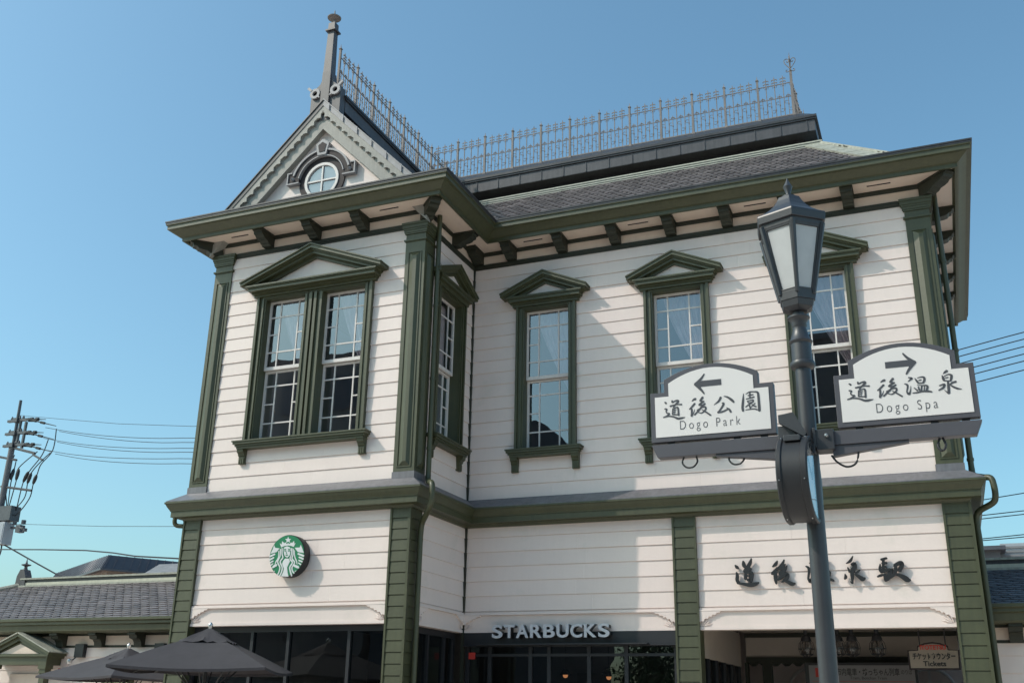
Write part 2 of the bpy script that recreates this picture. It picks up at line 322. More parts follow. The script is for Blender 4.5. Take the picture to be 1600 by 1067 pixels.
GLYPH = {
 'park_michi': [[(5.5492,3.4113,0.0045),(5.5558,3.4072,0.0102),(5.5602,3.4021,0.0102)],[(5.5489,3.3686,0.0068),(5.5623,3.3646,0.009),(5.5574,3.3529,0.0068),(5.5626,3.341,0.0072),(5.5782,3.3361,0.0085)],[(5.5793,3.3348,0.0078),(5.5585,3.3219,0.0076),(5.5391,3.3145,0.0059)],[(5.5414,3.3161,0.0068),(5.5742,3.3204,0.0078),(5.6032,3.3132,0.0089),(5.6295,3.3006,0.0122),(5.6541,3.3018,0.0111),(5.6742,3.3045,0.0018)],[(5.5969,3.417,0.009),(5.5987,3.4053,0.0101)],[(5.5998,3.4041,0.0067),(5.6159,3.4129,0.0078),(5.6316,3.4136,0.0123),(5.6359,3.4075,0.0123)],[(5.6359,3.4063,0.0112),(5.6173,3.3897,0.0101),(5.6031,3.3727,0.0078)],[(5.5832,3.3826,0.009),(5.6104,3.3881,0.0078),(5.633,3.3894,0.0063),(5.6564,3.3871,0.0089)],[(5.5995,3.3662,0.0067),(5.5981,3.3274,0.0089)],[(5.6006,3.3638,0.0045),(5.6255,3.3717,0.0067),(5.6321,3.3665,0.01),(5.6336,3.3469,0.01),(5.6336,3.3196,0.0111)],[(5.6048,3.3565,0.0049),(5.6205,3.3573,0.0049)],[(5.6043,3.344,0.0045),(5.6178,3.345,0.0045)],[(5.6111,3.3582,0.0034),(5.6105,3.3308,0.004)],[(5.5981,3.3285,0.0063),(5.6349,3.324,0.0062)]],
 'park_go': [[(5.7194,3.4016,0.0027),(5.732,3.4107,0.0111),(5.7433,3.4142,0.0132)],[(5.7364,3.3851,0.011),(5.7167,3.3642,0.0099),(5.7017,3.352,0.0055)],[(5.7163,3.3551,0.0099),(5.7163,3.3301,0.011),(5.7132,3.3077,0.011)],[(5.7142,3.3054,0.0066),(5.726,3.3247,0.0048),(5.7348,3.3488,0.0018)],[(5.7867,3.4202,0.0132),(5.7761,3.4064,0.0121),(5.768,3.3992,0.0077)],[(5.7691,3.3991,0.0077),(5.7843,3.3937,0.0088),(5.7932,3.3945,0.0066)],[(5.7931,3.3933,0.0088),(5.7728,3.3816,0.011),(5.7614,3.3736,0.0088)],[(5.7636,3.3734,0.0088),(5.7832,3.3693,0.0099),(5.8002,3.379,0.0088)],[(5.7854,3.369,0.011),(5.7645,3.3461,0.0099),(5.7322,3.3139,0.0077)],[(5.7488,3.3407,0.0077),(5.7782,3.3561,0.0061),(5.8002,3.3574,0.0098),(5.7994,3.3405,0.0087),(5.7766,3.3223,0.0061),(5.7549,3.3288,0.004)],[(5.7798,3.3424,0.0044),(5.801,3.3268,0.0087),(5.8304,3.3027,0.0087)]],
 'park_ko': [[(5.8963,3.4091,0.013),(5.8831,3.3866,0.0108),(5.8526,3.3658,0.0022)],[(5.915,3.414,0.0043),(5.9363,3.4063,0.0097),(5.9611,3.3857,0.014),(5.9732,3.3699,0.0096)],[(5.9019,3.3723,0.0065),(5.9115,3.3691,0.0108),(5.903,3.3508,0.0108),(5.882,3.3235,0.0086),(5.873,3.3165,0.0086)],[(5.873,3.3165,0.0097),(5.9013,3.3183,0.0097),(5.9366,3.3319,0.0075)],[(5.9263,3.3418,0.0026),(5.9429,3.329,0.0107),(5.9516,3.3114,0.0107)]],
 'park_en': [[(6.0329,3.4181,0.0026),(6.0283,3.3769,0.0117),(6.0227,3.3349,0.0128),(6.0245,3.3113,0.0127)],[(6.0455,3.4134,0.0021),(6.0686,3.4246,0.0074),(6.0942,3.4243,0.0064),(6.1152,3.4188,0.0106),(6.1194,3.4016,0.0126),(6.1204,3.3345,0.0136),(6.1194,3.3035,0.0147)],[(6.0397,3.3166,0.0042),(6.0876,3.3187,0.0063),(6.1083,3.3112,0.0074)],[(6.0714,3.4176,0.0085),(6.0694,3.3841,0.0074)],[(6.0588,3.4031,0.0064),(6.0899,3.4068,0.0063)],[(6.0469,3.383,0.0059),(6.0954,3.3916,0.0074)],[(6.0526,3.3712,0.0059),(6.0592,3.3571,0.0059)],[(6.0546,3.3699,0.0042),(6.0868,3.3734,0.0074),(6.0828,3.3604,0.0074),(6.0604,3.3599,0.0042)],[(6.0795,3.3585,0.0074),(6.0596,3.347,0.0064),(6.0408,3.3343,0.0053)],[(6.063,3.3489,0.0074),(6.0653,3.3353,0.0074),(6.0687,3.3216,0.0074)],[(6.0691,3.3283,0.0042),(6.0982,3.3522,0.0053)],[(6.0788,3.3474,0.0053),(6.0888,3.3375,0.0063),(6.1032,3.3306,0.0084)]],
 'spa_michi': [[(6.6368,3.4174,0.0043),(6.6436,3.4133,0.0096),(6.648,3.4083,0.0096)],[(6.6342,3.3759,0.0064),(6.6482,3.3718,0.0085),(6.6424,3.3605,0.0064),(6.6473,3.3488,0.0068),(6.6635,3.3438,0.0081)],[(6.6646,3.3425,0.0074),(6.642,3.3302,0.0072),(6.6211,3.3233,0.0055)],[(6.6236,3.3249,0.0064),(6.6585,3.3286,0.0074),(6.6887,3.3212,0.0084),(6.7159,3.3085,0.0116),(6.7419,3.3093,0.0105),(6.7633,3.3116,0.0017)],[(6.6875,3.4222,0.0085),(6.6888,3.4108,0.0095)],[(6.6899,3.4096,0.0064),(6.7073,3.4179,0.0074),(6.724,3.4184,0.0116),(6.7282,3.4123,0.0116)],[(6.7281,3.4112,0.0106),(6.7076,3.3954,0.0095),(6.6918,3.379,0.0074)],[(6.6713,3.389,0.0085),(6.7003,3.3939,0.0074),(6.7241,3.3948,0.0059),(6.7487,3.3922,0.0084)],[(6.6876,3.3727,0.0064),(6.6841,3.335,0.0085)],[(6.6886,3.3704,0.0042),(6.7154,3.3777,0.0063),(6.722,3.3726,0.0095),(6.7226,3.3535,0.0095),(6.7212,3.3269,0.0105)],[(6.6927,3.3632,0.0047),(6.7093,3.3638,0.0046)],[(6.6915,3.351,0.0042),(6.7058,3.3518,0.0042)],[(6.6995,3.3648,0.0032),(6.6974,3.3382,0.0038)],[(6.6842,3.3361,0.0059),(6.7228,3.3312,0.0059)]],
 'spa_go': [[(6.8092,3.4069,0.0025),(6.8226,3.4152,0.0104),(6.8343,3.4183,0.0125)],[(6.8258,3.3912,0.0104),(6.8045,3.3718,0.0094),(6.7886,3.3606,0.0052)],[(6.8037,3.3633,0.0094),(6.8025,3.3398,0.0104),(6.7981,3.3189,0.0104)],[(6.799,3.3166,0.0062),(6.8122,3.3346,0.0046),(6.8224,3.3571,0.0017)],[(6.8791,3.4233,0.0124),(6.8675,3.4105,0.0114),(6.8589,3.4038,0.0073)],[(6.8601,3.4037,0.0073),(6.8754,3.3985,0.0083),(6.8845,3.399,0.0062)],[(6.8844,3.398,0.0083),(6.8629,3.3873,0.0104),(6.8508,3.38,0.0083)],[(6.8531,3.3797,0.0083),(6.873,3.3755,0.0093),(6.8909,3.3844,0.0083)],[(6.8752,3.3753,0.0103),(6.8527,3.354,0.0093),(6.818,3.3244,0.0073)],[(6.8364,3.3493,0.0073),(6.8672,3.3633,0.0058),(6.8899,3.3642,0.0093),(6.8882,3.3483,0.0082),(6.864,3.3315,0.0058),(6.842,3.338,0.0037)],[(6.8681,3.3503,0.0041),(6.8891,3.3354,0.0082),(6.9181,3.3123,0.0082)]],
 'spa_on': [[(6.9605,3.4205,0.0055),(6.9788,3.4141,0.0099),(6.9702,3.407,0.0088),(6.9556,3.3961,0.0022)],[(6.9355,3.3857,0.004),(6.9493,3.3793,0.01),(6.9511,3.3642,0.0088),(6.9437,3.3376,0.0066)],[(6.9437,3.3376,0.0077),(6.9544,3.3229,0.0121),(6.9647,3.3454,0.0055),(6.9684,3.3698,0.0018)],[(6.9942,3.4119,0.004),(7.0025,3.3961,0.0099),(7.0107,3.3803,0.0088)],[(7.0077,3.413,0.004),(7.0314,3.4167,0.0066),(7.0429,3.4105,0.0114),(7.0422,3.3944,0.0109),(7.034,3.3804,0.0098)],[(7.0126,3.3975,0.0055),(7.0273,3.3997,0.0055)],[(7.0099,3.3824,0.0066),(7.0362,3.3801,0.0061)],[(7.0075,3.3608,0.0077),(7.0108,3.3407,0.0088)],[(7.002,3.3713,0.0022),(7.0302,3.3664,0.0055),(7.0499,3.3639,0.0087),(7.055,3.3547,0.0109),(7.0466,3.3346,0.0087)],[(7.0255,3.3639,0.0077),(7.0204,3.3372,0.0083)],[(6.9848,3.357,0.0048),(7.0007,3.3392,0.0083)],[(6.9738,3.3271,0.004),(6.9994,3.3283,0.0077),(7.022,3.3321,0.0087),(7.0549,3.33,0.0098),(7.074,3.3244,0.0076)],[(7.0408,3.3623,0.0052),(7.0346,3.3358,0.0052)]],
 'spa_sen': [[(7.1661,3.4381,0.013),(7.1543,3.4307,0.0108),(7.1435,3.4232,0.0026)],[(7.137,3.414,0.0043),(7.1415,3.3962,0.013),(7.1431,3.3825,0.0086)],[(7.1472,3.408,0.0043),(7.1701,3.4166,0.006),(7.1846,3.4101,0.0118),(7.1827,3.3943,0.0118),(7.1762,3.3765,0.0086)],[(7.1525,3.3975,0.0054),(7.168,3.3996,0.0054)],[(7.1431,3.3825,0.006),(7.1763,3.3777,0.006)],[(7.1634,3.3791,0.0086),(7.1626,3.3448,0.0125),(7.1605,3.3083,0.0129)],[(7.1591,3.306,0.0086),(7.1496,3.3168,0.0054),(7.1381,3.3302,0.0017)],[(7.116,3.3558,0.0054),(7.1439,3.3615,0.0097),(7.1352,3.3427,0.0108),(7.1096,3.3294,0.0054)],[(7.2048,3.371,0.0096),(7.1859,3.3669,0.0086),(7.1695,3.3564,0.0054)],[(7.1696,3.3576,0.0054),(7.1913,3.3394,0.0096),(7.2116,3.3288,0.0085),(7.2295,3.3252,0.0013)]],
 'st_michi': [[(4.2943,3.6308,0.0125),(4.3177,3.6021,0.0312),(4.3416,3.5827,0.0156)],[(4.3076,3.5344,0.0094),(4.3169,3.4786,0.0311),(4.3107,3.4235,0.0311),(4.3302,3.383,0.031)],[(4.3112,3.3774,0.0155),(4.3913,3.366,0.0247),(4.4831,3.3511,0.0369),(4.5637,3.361,0.0337),(4.6171,3.3807,0.0098)],[(4.4129,3.6823,0.0187),(4.4192,3.6294,0.0373),(4.4356,3.5918,0.0217)],[(4.53,3.7151,0.0111),(4.5079,3.6572,0.031),(4.4666,3.5907,0.0341),(4.4199,3.5368,0.031)],[(4.4199,3.5368,0.031),(4.4648,3.56,0.031),(4.5092,3.5769,0.0309)],[(4.4378,3.524,0.0248),(4.4292,3.4321,0.0309)],[(4.4502,3.5235,0.0248),(4.5239,3.515,0.0308),(4.514,3.454,0.0339),(4.4987,3.4056,0.0308),(4.4567,3.4252,0.0247)],[(4.4598,3.4772,0.0173),(4.4909,3.4793,0.0173)]],
 'st_go': [[(4.8899,3.6708,0.0109),(4.8625,3.6259,0.0304),(4.8174,3.5908,0.0122)],[(4.8808,3.5825,0.0091),(4.8566,3.5406,0.0273),(4.8047,3.4936,0.0304)],[(4.8519,3.5164,0.0303),(4.8461,3.4316,0.0333),(4.853,3.3557,0.0169)],[(4.985,3.6826,0.0121),(4.9534,3.6227,0.0272),(4.9007,3.5635,0.0303)],[(4.9072,3.5694,0.0242),(4.9435,3.5681,0.0302),(4.9957,3.6211,0.0133)],[(5.0185,3.602,0.009),(4.978,3.5426,0.0302),(4.9078,3.4903,0.0302)],[(4.9082,3.4963,0.0242),(4.9561,3.4887,0.0301)],[(4.9819,3.5121,0.0271),(4.9225,3.4413,0.0271),(4.8779,3.4094,0.0151)],[(4.9346,3.4409,0.0211),(5.0103,3.487,0.0301),(5.0064,3.4327,0.03),(4.9299,3.3746,0.0132)],[(4.9565,3.41,0.0241),(5.02,3.3719,0.033),(5.0721,3.3463,0.0358),(5.1148,3.3571,0.0095)]],
 'st_sen': [[(5.9088,3.6968,0.0095),(5.8689,3.6347,0.0239),(5.8111,3.6016,0.0055)],[(5.8269,3.5481,0.0123),(5.8522,3.4876,0.0272)],[(5.8781,3.585,0.0204),(5.9199,3.5941,0.034),(5.9151,3.5416,0.0408),(5.876,3.4868,0.0272)],[(5.869,3.5221,0.0204),(5.907,3.5278,0.0204)],[(5.876,3.4868,0.034),(5.8764,3.4168,0.0305),(5.8723,3.3333,0.0122)],[(5.7849,3.4618,0.0096),(5.7914,3.4195,0.0273),(5.7719,3.3921,0.0123)],[(5.987,3.511,0.0122),(5.9432,3.4776,0.0169),(5.9148,3.4645,0.0095)],[(5.9142,3.4575,0.0169),(5.9712,3.4138,0.0338),(6.0094,3.3883,0.0404),(6.0444,3.4011,0.0121)],[(5.8473,3.3584,0.0081),(5.8689,3.3334,0.0169)]],
 'st_eki': [[(6.2691,3.6372,0.0201),(6.3446,3.6553,0.02)],[(6.2991,3.6361,0.0234),(6.2829,3.4732,0.0266)],[(6.2532,3.5785,0.01),(6.2463,3.5091,0.03),(6.2655,3.4668,0.0266)],[(6.2773,3.5846,0.02),(6.3383,3.5928,0.02)],[(6.2724,3.536,0.02),(6.3264,3.5411,0.0199)],[(6.2536,3.4811,0.0233),(6.3687,3.498,0.0298),(6.3671,3.4496,0.0364),(6.331,3.3887,0.0397),(6.2941,3.3519,0.0146)],[(6.1998,3.4101,0.012),(6.2415,3.4261,0.0233),(6.2824,3.4351,0.0166)],[(6.2961,3.4381,0.0266),(6.2951,3.3622,0.0199)],[(6.4335,3.5477,0.0298),(6.476,3.5739,0.033),(6.5167,3.5828,0.0395),(6.527,3.5547,0.0395),(6.4935,3.4868,0.0296)],[(6.4464,3.5438,0.0264),(6.4306,3.4544,0.0297),(6.386,3.4076,0.0231),(6.3436,3.3814,0.0119)],[(6.4605,3.4879,0.0165),(6.5066,3.4864,0.0263)],[(6.4424,3.4403,0.0198),(6.5177,3.4034,0.0394),(6.5788,3.3604,0.0457),(6.6176,3.3558,0.0117)]],
 'st_on': [[(5.335,3.7,0.0144),(5.3826,3.6782,0.0258),(5.3603,3.6543,0.023),(5.3224,3.6173,0.0057)],[(5.27,3.5823,0.0104),(5.306,3.5605,0.0259),(5.3105,3.5095,0.023),(5.2915,3.4197,0.0172)],[(5.2915,3.4197,0.0201),(5.3193,3.37,0.0315),(5.3459,3.446,0.0143),(5.3556,3.5286,0.0046)],[(5.4226,3.6709,0.0103),(5.4441,3.6174,0.0257),(5.4656,3.5641,0.0228)],[(5.4576,3.6745,0.0103),(5.5193,3.687,0.0171),(5.5492,3.666,0.0296),(5.5474,3.6116,0.0284),(5.5261,3.5642,0.0256)],[(5.4705,3.6222,0.0143),(5.5087,3.6296,0.0142)],[(5.4633,3.5711,0.0171),(5.5318,3.5635,0.0159)],[(5.4571,3.4982,0.0199),(5.4657,3.4301,0.0228)],[(5.4428,3.5336,0.0057),(5.5163,3.517,0.0142),(5.5673,3.5085,0.0227),(5.5806,3.4774,0.0283),(5.5587,3.4095,0.0226)],[(5.5041,3.5086,0.0199),(5.4906,3.4185,0.0216)],[(5.3983,3.4851,0.0126),(5.4394,3.4253,0.0217)],[(5.3696,3.3843,0.0103),(5.4363,3.3881,0.0199),(5.4949,3.4012,0.0227),(5.5803,3.3941,0.0254),(5.63,3.3751,0.0197)],[(5.5439,3.5033,0.0136),(5.5275,3.4136,0.0136)]],
 'emb_white': [[(-2.0334,3.8379,0.0234),(-2.024,3.7535,0.0255),(-2.0054,3.6998,0.0255),(-2.0453,3.6397,0.0276),(-2.0005,3.5592,0.0275),(-2.0054,3.4894,0.0275),(-2.0358,3.4311,0.0275)],[(-2.0617,3.8258,0.0213),(-2.0573,3.7194,0.0234),(-2.0899,3.6413,0.0255),(-2.0428,3.5606,0.0254),(-2.0487,3.4995,0.0254),(-2.0743,3.4462,0.0233)],[(-2.0865,3.8001,0.0171),(-2.0841,3.7027,0.0213),(-2.1197,3.6423,0.0234),(-2.1339,3.5988,0.0107)],[(-1.8636,3.8311,0.0232),(-1.8599,3.7472,0.0232),(-1.8767,3.6775,0.0253),(-1.829,3.6233,0.0273),(-1.8677,3.5547,0.0273),(-1.8477,3.4844,0.0272),(-1.8207,3.4272,0.0251)],[(-1.8363,3.8211,0.0211),(-1.8306,3.7373,0.0232),(-1.8424,3.6807,0.0252),(-1.7912,3.6219,0.0252),(-1.8278,3.5534,0.0252),(-1.816,3.5008,0.0251),(-1.7831,3.465,0.023)],[(-1.8129,3.7982,0.0147),(-1.7983,3.7097,0.021),(-1.7595,3.6383,0.0209),(-1.7445,3.5941,0.0104)],[(-2.2378,3.7244,0.0365),(-2.1518,3.7566,0.0321)],[(-2.2385,3.6757,0.0343),(-2.1652,3.7057,0.0299)],[(-2.2229,3.6327,0.03),(-2.1703,3.6573,0.0256)],[(-2.2078,3.5943,0.0257),(-2.17,3.6176,0.0214)],[(-2.182,3.5547,0.0192),(-2.1565,3.5732,0.0171)],[(-1.7447,3.7472,0.0315),(-1.6421,3.7109,0.0354)],[(-1.7218,3.6964,0.0293),(-1.646,3.6674,0.0333)],[(-1.7211,3.65,0.0251),(-1.6596,3.6278,0.0292)],[(-1.7235,3.6126,0.0209),(-1.6794,3.5875,0.025)],[(-1.74,3.5505,0.0167),(-1.7076,3.539,0.0187)],[(-2.1623,3.569,0.049),(-2.1018,3.5959,0.0425)],[(-1.7948,3.5767,0.0419),(-1.7212,3.5498,0.048)],[(-2.1432,3.4938,0.0128),(-2.126,3.5107,0.0128)],[(-1.77,3.4889,0.0125),(-1.7537,3.5023,0.0125)]],
 'emb_green': [[(-1.9955,3.8213,0.0106),(-1.9628,3.8218,0.0127)],[(-1.9204,3.8201,0.0127),(-1.8863,3.817,0.0106)],[(-1.9869,3.8006,0.0127),(-1.9601,3.7969,0.017)],[(-1.9198,3.7953,0.0169),(-1.8894,3.7968,0.0127)],[(-1.9504,3.786,0.0064),(-1.9484,3.7576,0.0085),(-1.9374,3.7537,0.0085)],[(-1.9587,3.736,0.0106),(-1.9394,3.7326,0.0127),(-1.9207,3.7354,0.0106)],[(-2.0077,3.797,0.0106),(-1.9902,3.7345,0.0106),(-1.9546,3.698,0.0106)],[(-1.8763,3.7919,0.0106),(-1.8791,3.7303,0.0106),(-1.907,3.6962,0.0106)]],
 'emb_star': [[(-1.946,4.0094),(-1.9284,3.973),(-1.8889,3.9695),(-1.9163,3.9493),(-1.9019,3.9132),(-1.9379,3.9343),(-1.9709,3.9161),(-1.9652,3.9515),(-1.9974,3.9742),(-1.956,3.9742)]],
 'emb_crown': [[(-2.0845,3.9156),(-2.0481,3.8945),(-2.0452,3.9451),(-2.001,3.9103),(-1.9878,3.9248),(-1.9607,3.8997),(-1.9352,3.9093),(-1.9076,3.8975),(-1.8815,3.9203),(-1.8693,3.9047),(-1.8352,3.9405),(-1.8265,3.8976),(-1.8044,3.9082),(-1.832,3.8501),(-1.8779,3.867),(-1.9317,3.8763),(-1.9947,3.8718),(-2.0508,3.8519)]],
 'emb_face': [[(-2.0071,3.8307),(-1.9926,3.8531),(-1.9517,3.8656),(-1.9081,3.8532),(-1.8798,3.8255),(-1.8744,3.7742),(-1.8919,3.722),(-1.9292,3.697),(-1.9669,3.7143),(-1.9974,3.7613)]],
 'emb_body': [[(-1.9637,3.6851),(-1.9024,3.6829),(-1.875,3.6424),(-1.8988,3.5907),(-1.9156,3.552),(-1.8971,3.4773),(-1.8761,3.4184),(-2.006,3.4284),(-1.9759,3.4885),(-1.969,3.5406),(-2.0084,3.612),(-1.9919,3.6536)]],
 'emb_finl': [[(-2.1834,3.893),(-2.1572,3.8509),(-2.0803,3.8398),(-2.1234,3.7874),(-2.2328,3.765),(-2.1977,3.8312)]],
 'emb_finr': [[(-1.7112,3.8778),(-1.7247,3.8369),(-1.8118,3.8378),(-1.7526,3.7729),(-1.6465,3.7548),(-1.673,3.8102)]],
}

# ================================================================== the setting
g = MB(); g.box(-60, 60, -12.5, 40, -0.3, 0.0)
structure(g.build("pavement", PAVE))
g = MB(); g.box(-400, 400, -26, -12.65, -0.3, -0.13); g.box(-400, 400, 40, 400, -0.3, -0.13)
structure(g.build("road", ASPH))
g = MB(); g.box(-60, 60, -12.65, -12.5, -0.3, 0.004)
structure(g.build("kerb", POLECONC))
g = MB(); g.box(-400, -60.02, -12.6, 40, -0.3, -0.1); g.box(60.02, 400, -12.6, 40, -0.3, -0.1); g.box(-400, 400, -400, -26.02, -0.3, -0.02)
structure(g.build("ground", PAVE))

# ================================================================== station building
W, XR, YB, XL = 1.8935, 7.423, 5.96, -4.0
PLAN = [(XL, YB), (XL, -W), (0, -W), (0, 0), (XR, 0), (XR, YB)]
st = thing("station_building", "cream clapboard two storey station house with olive green pilasters and a gabled left wing", "station building")
P = lambda name, mb, m, **k: mb.build(name, m, st, **k)
front = lambda Y: (lambda u, o, z: (u, Y + o, z))
right = lambda X: (lambda u, o, z: (X - o, u, z))
left = lambda X: (lambda u, o, z: (X + o, u, z))
def boards(mb, fr, u0, u1, zs, holes=(), back=0.1, edge=0.0):
    old = mb.fr; mb.fr = fr
    for zb, zt in zip(zs, zs[1:]):
        iv = [(u0, u1)]
        for h0, h1, ha, hb in holes:
            if zt <= ha + 0.02 or zb >= hb - 0.02: continue
            nv = []
            for a, b in iv:
                if h1 <= a or h0 >= b: nv.append((a, b)); continue
                if h0 > a: nv.append((a, h0))
                if h1 < b: nv.append((h1, b))
            iv = nv
        d = random.uniform(-0.0015, 0.0015)
        cut = []
        for a, b in iv:
            while b - a > 3.2:
                c = a + random.uniform(1.2, min(3.0, b - a - .6)); cut.append((a, c - .0008)); a = c + .0008
            cut.append((a, b))
        for a, b in cut:
            prof = [(back, zb), (-0.001, zb), (-0.002, zb+0.0115), (-0.018+d, zb+0.0135), (-0.006+d, zt), (back, zt)]
            mb.extr([(a, o, z) for o, z in prof], [(b, o, z) for o, z in prof])
    mb.fr = old
UP = [4.80 + 0.2150*i for i in range(20)]           # courses of the upper storey
UP[-1] = 8.93
LO = [3.055, 3.285, 3.512, 3.738, 3.965, 4.192, 4.40]
SINGLE = [1.375, 3.59, 5.78]
hl = 0.40
up_holes = [(x-hl, x+hl, 5.62, 7.98) for x in SINGLE]
b = MB(); boards(b, front(0), 0.0, XR, UP, up_holes); P("upper_wall", b, CREAM)
b = MB(); boards(b, front(-W), XL, 0, UP, [(-1.955-.555-.4, -1.955-.555+.4, 5.62, 7.98), (-1.955+.555-.4, -1.955+.555+.4, 5.62, 7.98)]); P("upper_wall", b, CREAM)
b = MB(); boards(b, right(0), -W+0.1, -0.0, UP, [(-.92-hl, -.92+hl, 5.62, 7.98)]); P("upper_wall", b, CREAM)
b = MB(); boards(b, right(XR), 0.1, YB, UP); boards(b, right(XR), 0.1, YB, LO); P("side_wall", b, CREAM)
b = MB(); boards(b, left(XL), -W+0.1, YB, UP); boards(b, left(XL), -W+0.1, YB, LO); b.box(XL, XL+.1, -W+.1, YB, 0, 3.05); P("side_wall", b, CREAM)
b = MB(); boards(b, front(0), 0.0, 3.40, LO); boards(b, front(0), 3.73, 7.13, LO); P("lower_wall", b, CREAM)
b = MB(); boards(b, front(-W), -3.70, -0.30, LO); P("lower_wall", b, CREAM)
b = MB(); boards(b, right(0), -W+.30, -0.0, LO); P("lower_wall", b, CREAM)
b = MB(); b.box(XL, XR, YB-.1, YB, 0, 9.2); P("back_wall", b, CREAM)

# lintels with carved corner ornaments
def lintel(fr, u0, u1, ends=(1, 1)):
    b = MB(fr)
    def bx(a0, a1, o0, o1, z0, z1): b.box(a0, a1, o0, o1, z0, z1)
    bx(u0, u1, -0.008, 0.1, 2.79, 3.005); bx(u0, u1, -0.024, 0.12, 2.748, 2.789)
    bx(u0, u1, -0.046, 0.1, 3.006, 3.026); bx(u0, u1, -0.034, 0.1, 3.027, 3.05)
    P("lintel", b, CREAM)
    for e, ok in zip((0, 1), ends):
        if not ok: continue
        m = MB(fr); q = lambda t: u0 + 0.006 + t if e == 0 else u1 - 0.006 - t
        poly = [(0,3.004),(.31,3.004),(.30,2.985),(.25,2.98),(.235,2.955),(.19,2.955),(.175,2.925),(.145,2.935),(.12,2.90),(.085,2.905),(.06,2.865),(.03,2.87),(.0,2.85)]
        m.extr([(q(t), -0.043, z) for t, z in poly], [(q(t), -0.0085, z) for t, z in poly])
        for i in range(4):
            a0 = 0.25 + i*0.3
            pts = [(q(0.01 + (0.05+.11*s)*math.cos(a0)*1.1), -0.012 - .010*math.sin(s*3.1), 2.80 + (0.01+.15*s)*math.sin(a0)*0.9) for s in (0, .33, .66, 1)]
            m.tube(pts, [.006, .008, .007, .003], 5)
        P("carved_corner", m, CREAM)
lintel(front(-W), -3.70, -0.30); lintel(front(0), 0.0, 3.40); lintel(front(0), 3.73, 7.13); lintel(right(0), -W+.30, -0.0)

# lead flashing, band cornice, upper cornice
b = MB(); b.sweep([(0.030, 4.802), (0.035, 4.812), (0.045, 4.80), (0.262, 4.655), (0.262, 4.640), (0.02, 4.64), (.02, 4.80)], PLAN); P("lead_flashing", b, LEAD)
b = MB(); b.sweep([(0.0, 4.639), (0.2755, 4.639), (0.2755, 4.612), (0.262, 4.606), (0.245, 4.57), (0.222, 4.535), (0.205, 4.51), (0.205, 4.50), (.192, 4.495), (.192, 4.41), (0.07, 4.405), (0.055, 4.38), (0.05, 4.362), (0.0, 4.362)], PLAN)
P("band_cornice", b, GREEN)
b = MB(); b.sweep([(0.3, 9.40), (0.686, 9.40), (0.686, 9.386), (0.665, 9.378), (0.665, 9.312), (0.615, 9.306), (0.585, 9.285), (0.545, 9.255), (0.505, 9.222), (0.475, 9.207), (0.475, 9.147), (0.44, 9.147), (0.425, 9.165), (.40, 9.187), (.3, 9.26)], PLAN)
P("cornice", b, GREEN)
b = MB(); b.sweep([(.3, 9.401), (.69, 9.401), (.69, 9.43), (.70, 9.432), (.70, 9.455), (.3, 9.455)], PLAN); P("gutter_edge", b, DARKMETAL)
b = MB(); b.sweep([(0.0, 9.186), (0.415, 9.186), (0.415, 9.24), (0.0, 9.24)], PLAN); P("soffit", b, SOFFIT)
b = MB(); b.sweep([(-.02, 8.955), (0.012, 8.955), (0.012, 9.185), (-.02, 9.185)], PLAN); P("frieze", b, SOFFIT)
b = MB(); b.sweep([(-.02, 8.872), (0.026, 8.872), (0.026, 8.895), (0.040, 8.905), (0.040, 8.958), (-.02, 8.958)], PLAN)
b.sweep([(.0125, 9.118), (0.030, 9.118), (0.042, 9.15), (0.042, 9.1855), (.0125, 9.1855)], PLAN); P("frieze_moulding", b, DGREEN)
b = MB()
for p_ in [offset(PLAN, 0.45)]:
    b.face([(x, y, 9.435) for x, y in p_]); b.face([(x, y, 9.25) for x, y in offset(PLAN, .2)])
P("gutter_deck", b, LEAD)
# soffit vents
b = MB(); b.box(-.17, .17, -.245, -.225, 9.176, 9.19); sv = P("soffit_vent", b, BROWN); sv.location = (-3.45, -W, 0)
for x, y in ((-.55, -W), (1.2, 0), (3.05, 0), (4.95, 0), (6.8, 0)): dup(sv, st, (x, y, 0))

# brackets under the eaves
BR = [(0,9.184),(-.405,9.184),(-.405,9.135),(-.375,9.125),(-.365,9.085),(-.325,9.075),(-.30,9.045),(-.25,9.03),(-.20,9.025),(-.165,8.995),(-.13,8.985),(-.11,8.962),(0,8.962)]
def bracket_mesh(k=1.0, w=.082):
    b = MB(); b.yz([(o*k, z) for o, z in BR], -w, w); b.yz([(-.0, 9.1835), (-.42*k, 9.1835), (-.42*k, 9.150), (-.0, 9.150)], -w-.014, -w); b.yz([(-.0, 9.1835), (-.42*k, 9.1835), (-.42*k, 9.150), (-.0, 9.150)], w, w+.014)
    return b
b0 = bracket_mesh().build("bracket", DGREEN, st)
spots = [(x, -0.013, 0) for x in (.735, 1.67, 2.615, 3.555, 4.475, 5.41, 6.335)] + [(x, -W-.013, 0) for x in (-2.965, -2.025, -1.105)]
spots += [(0.013, y, 90) for y in (-.86,)] + [(XR+.013, y, 90) for y in (.95, 1.88, 2.81, 3.74, 4.67)] + [(.11, -.013, 0)]
b0.location = (*spots[0][:2], 0)
for x, y, a in spots[1:]: dup(b0, st, (x, y, 0), R(a))
c0 = bracket_mesh(1.38, .085).build("corner_bracket", DGREEN, st)
c0.location = (XL+.02, -W+.02, 0); c0.rotation_euler = (0, 0, R(-45))
dup(c0, st, (-.02, -W+.02, 0), R(45)); dup(c0, st, (XR-.02, .02, 0), R(45))

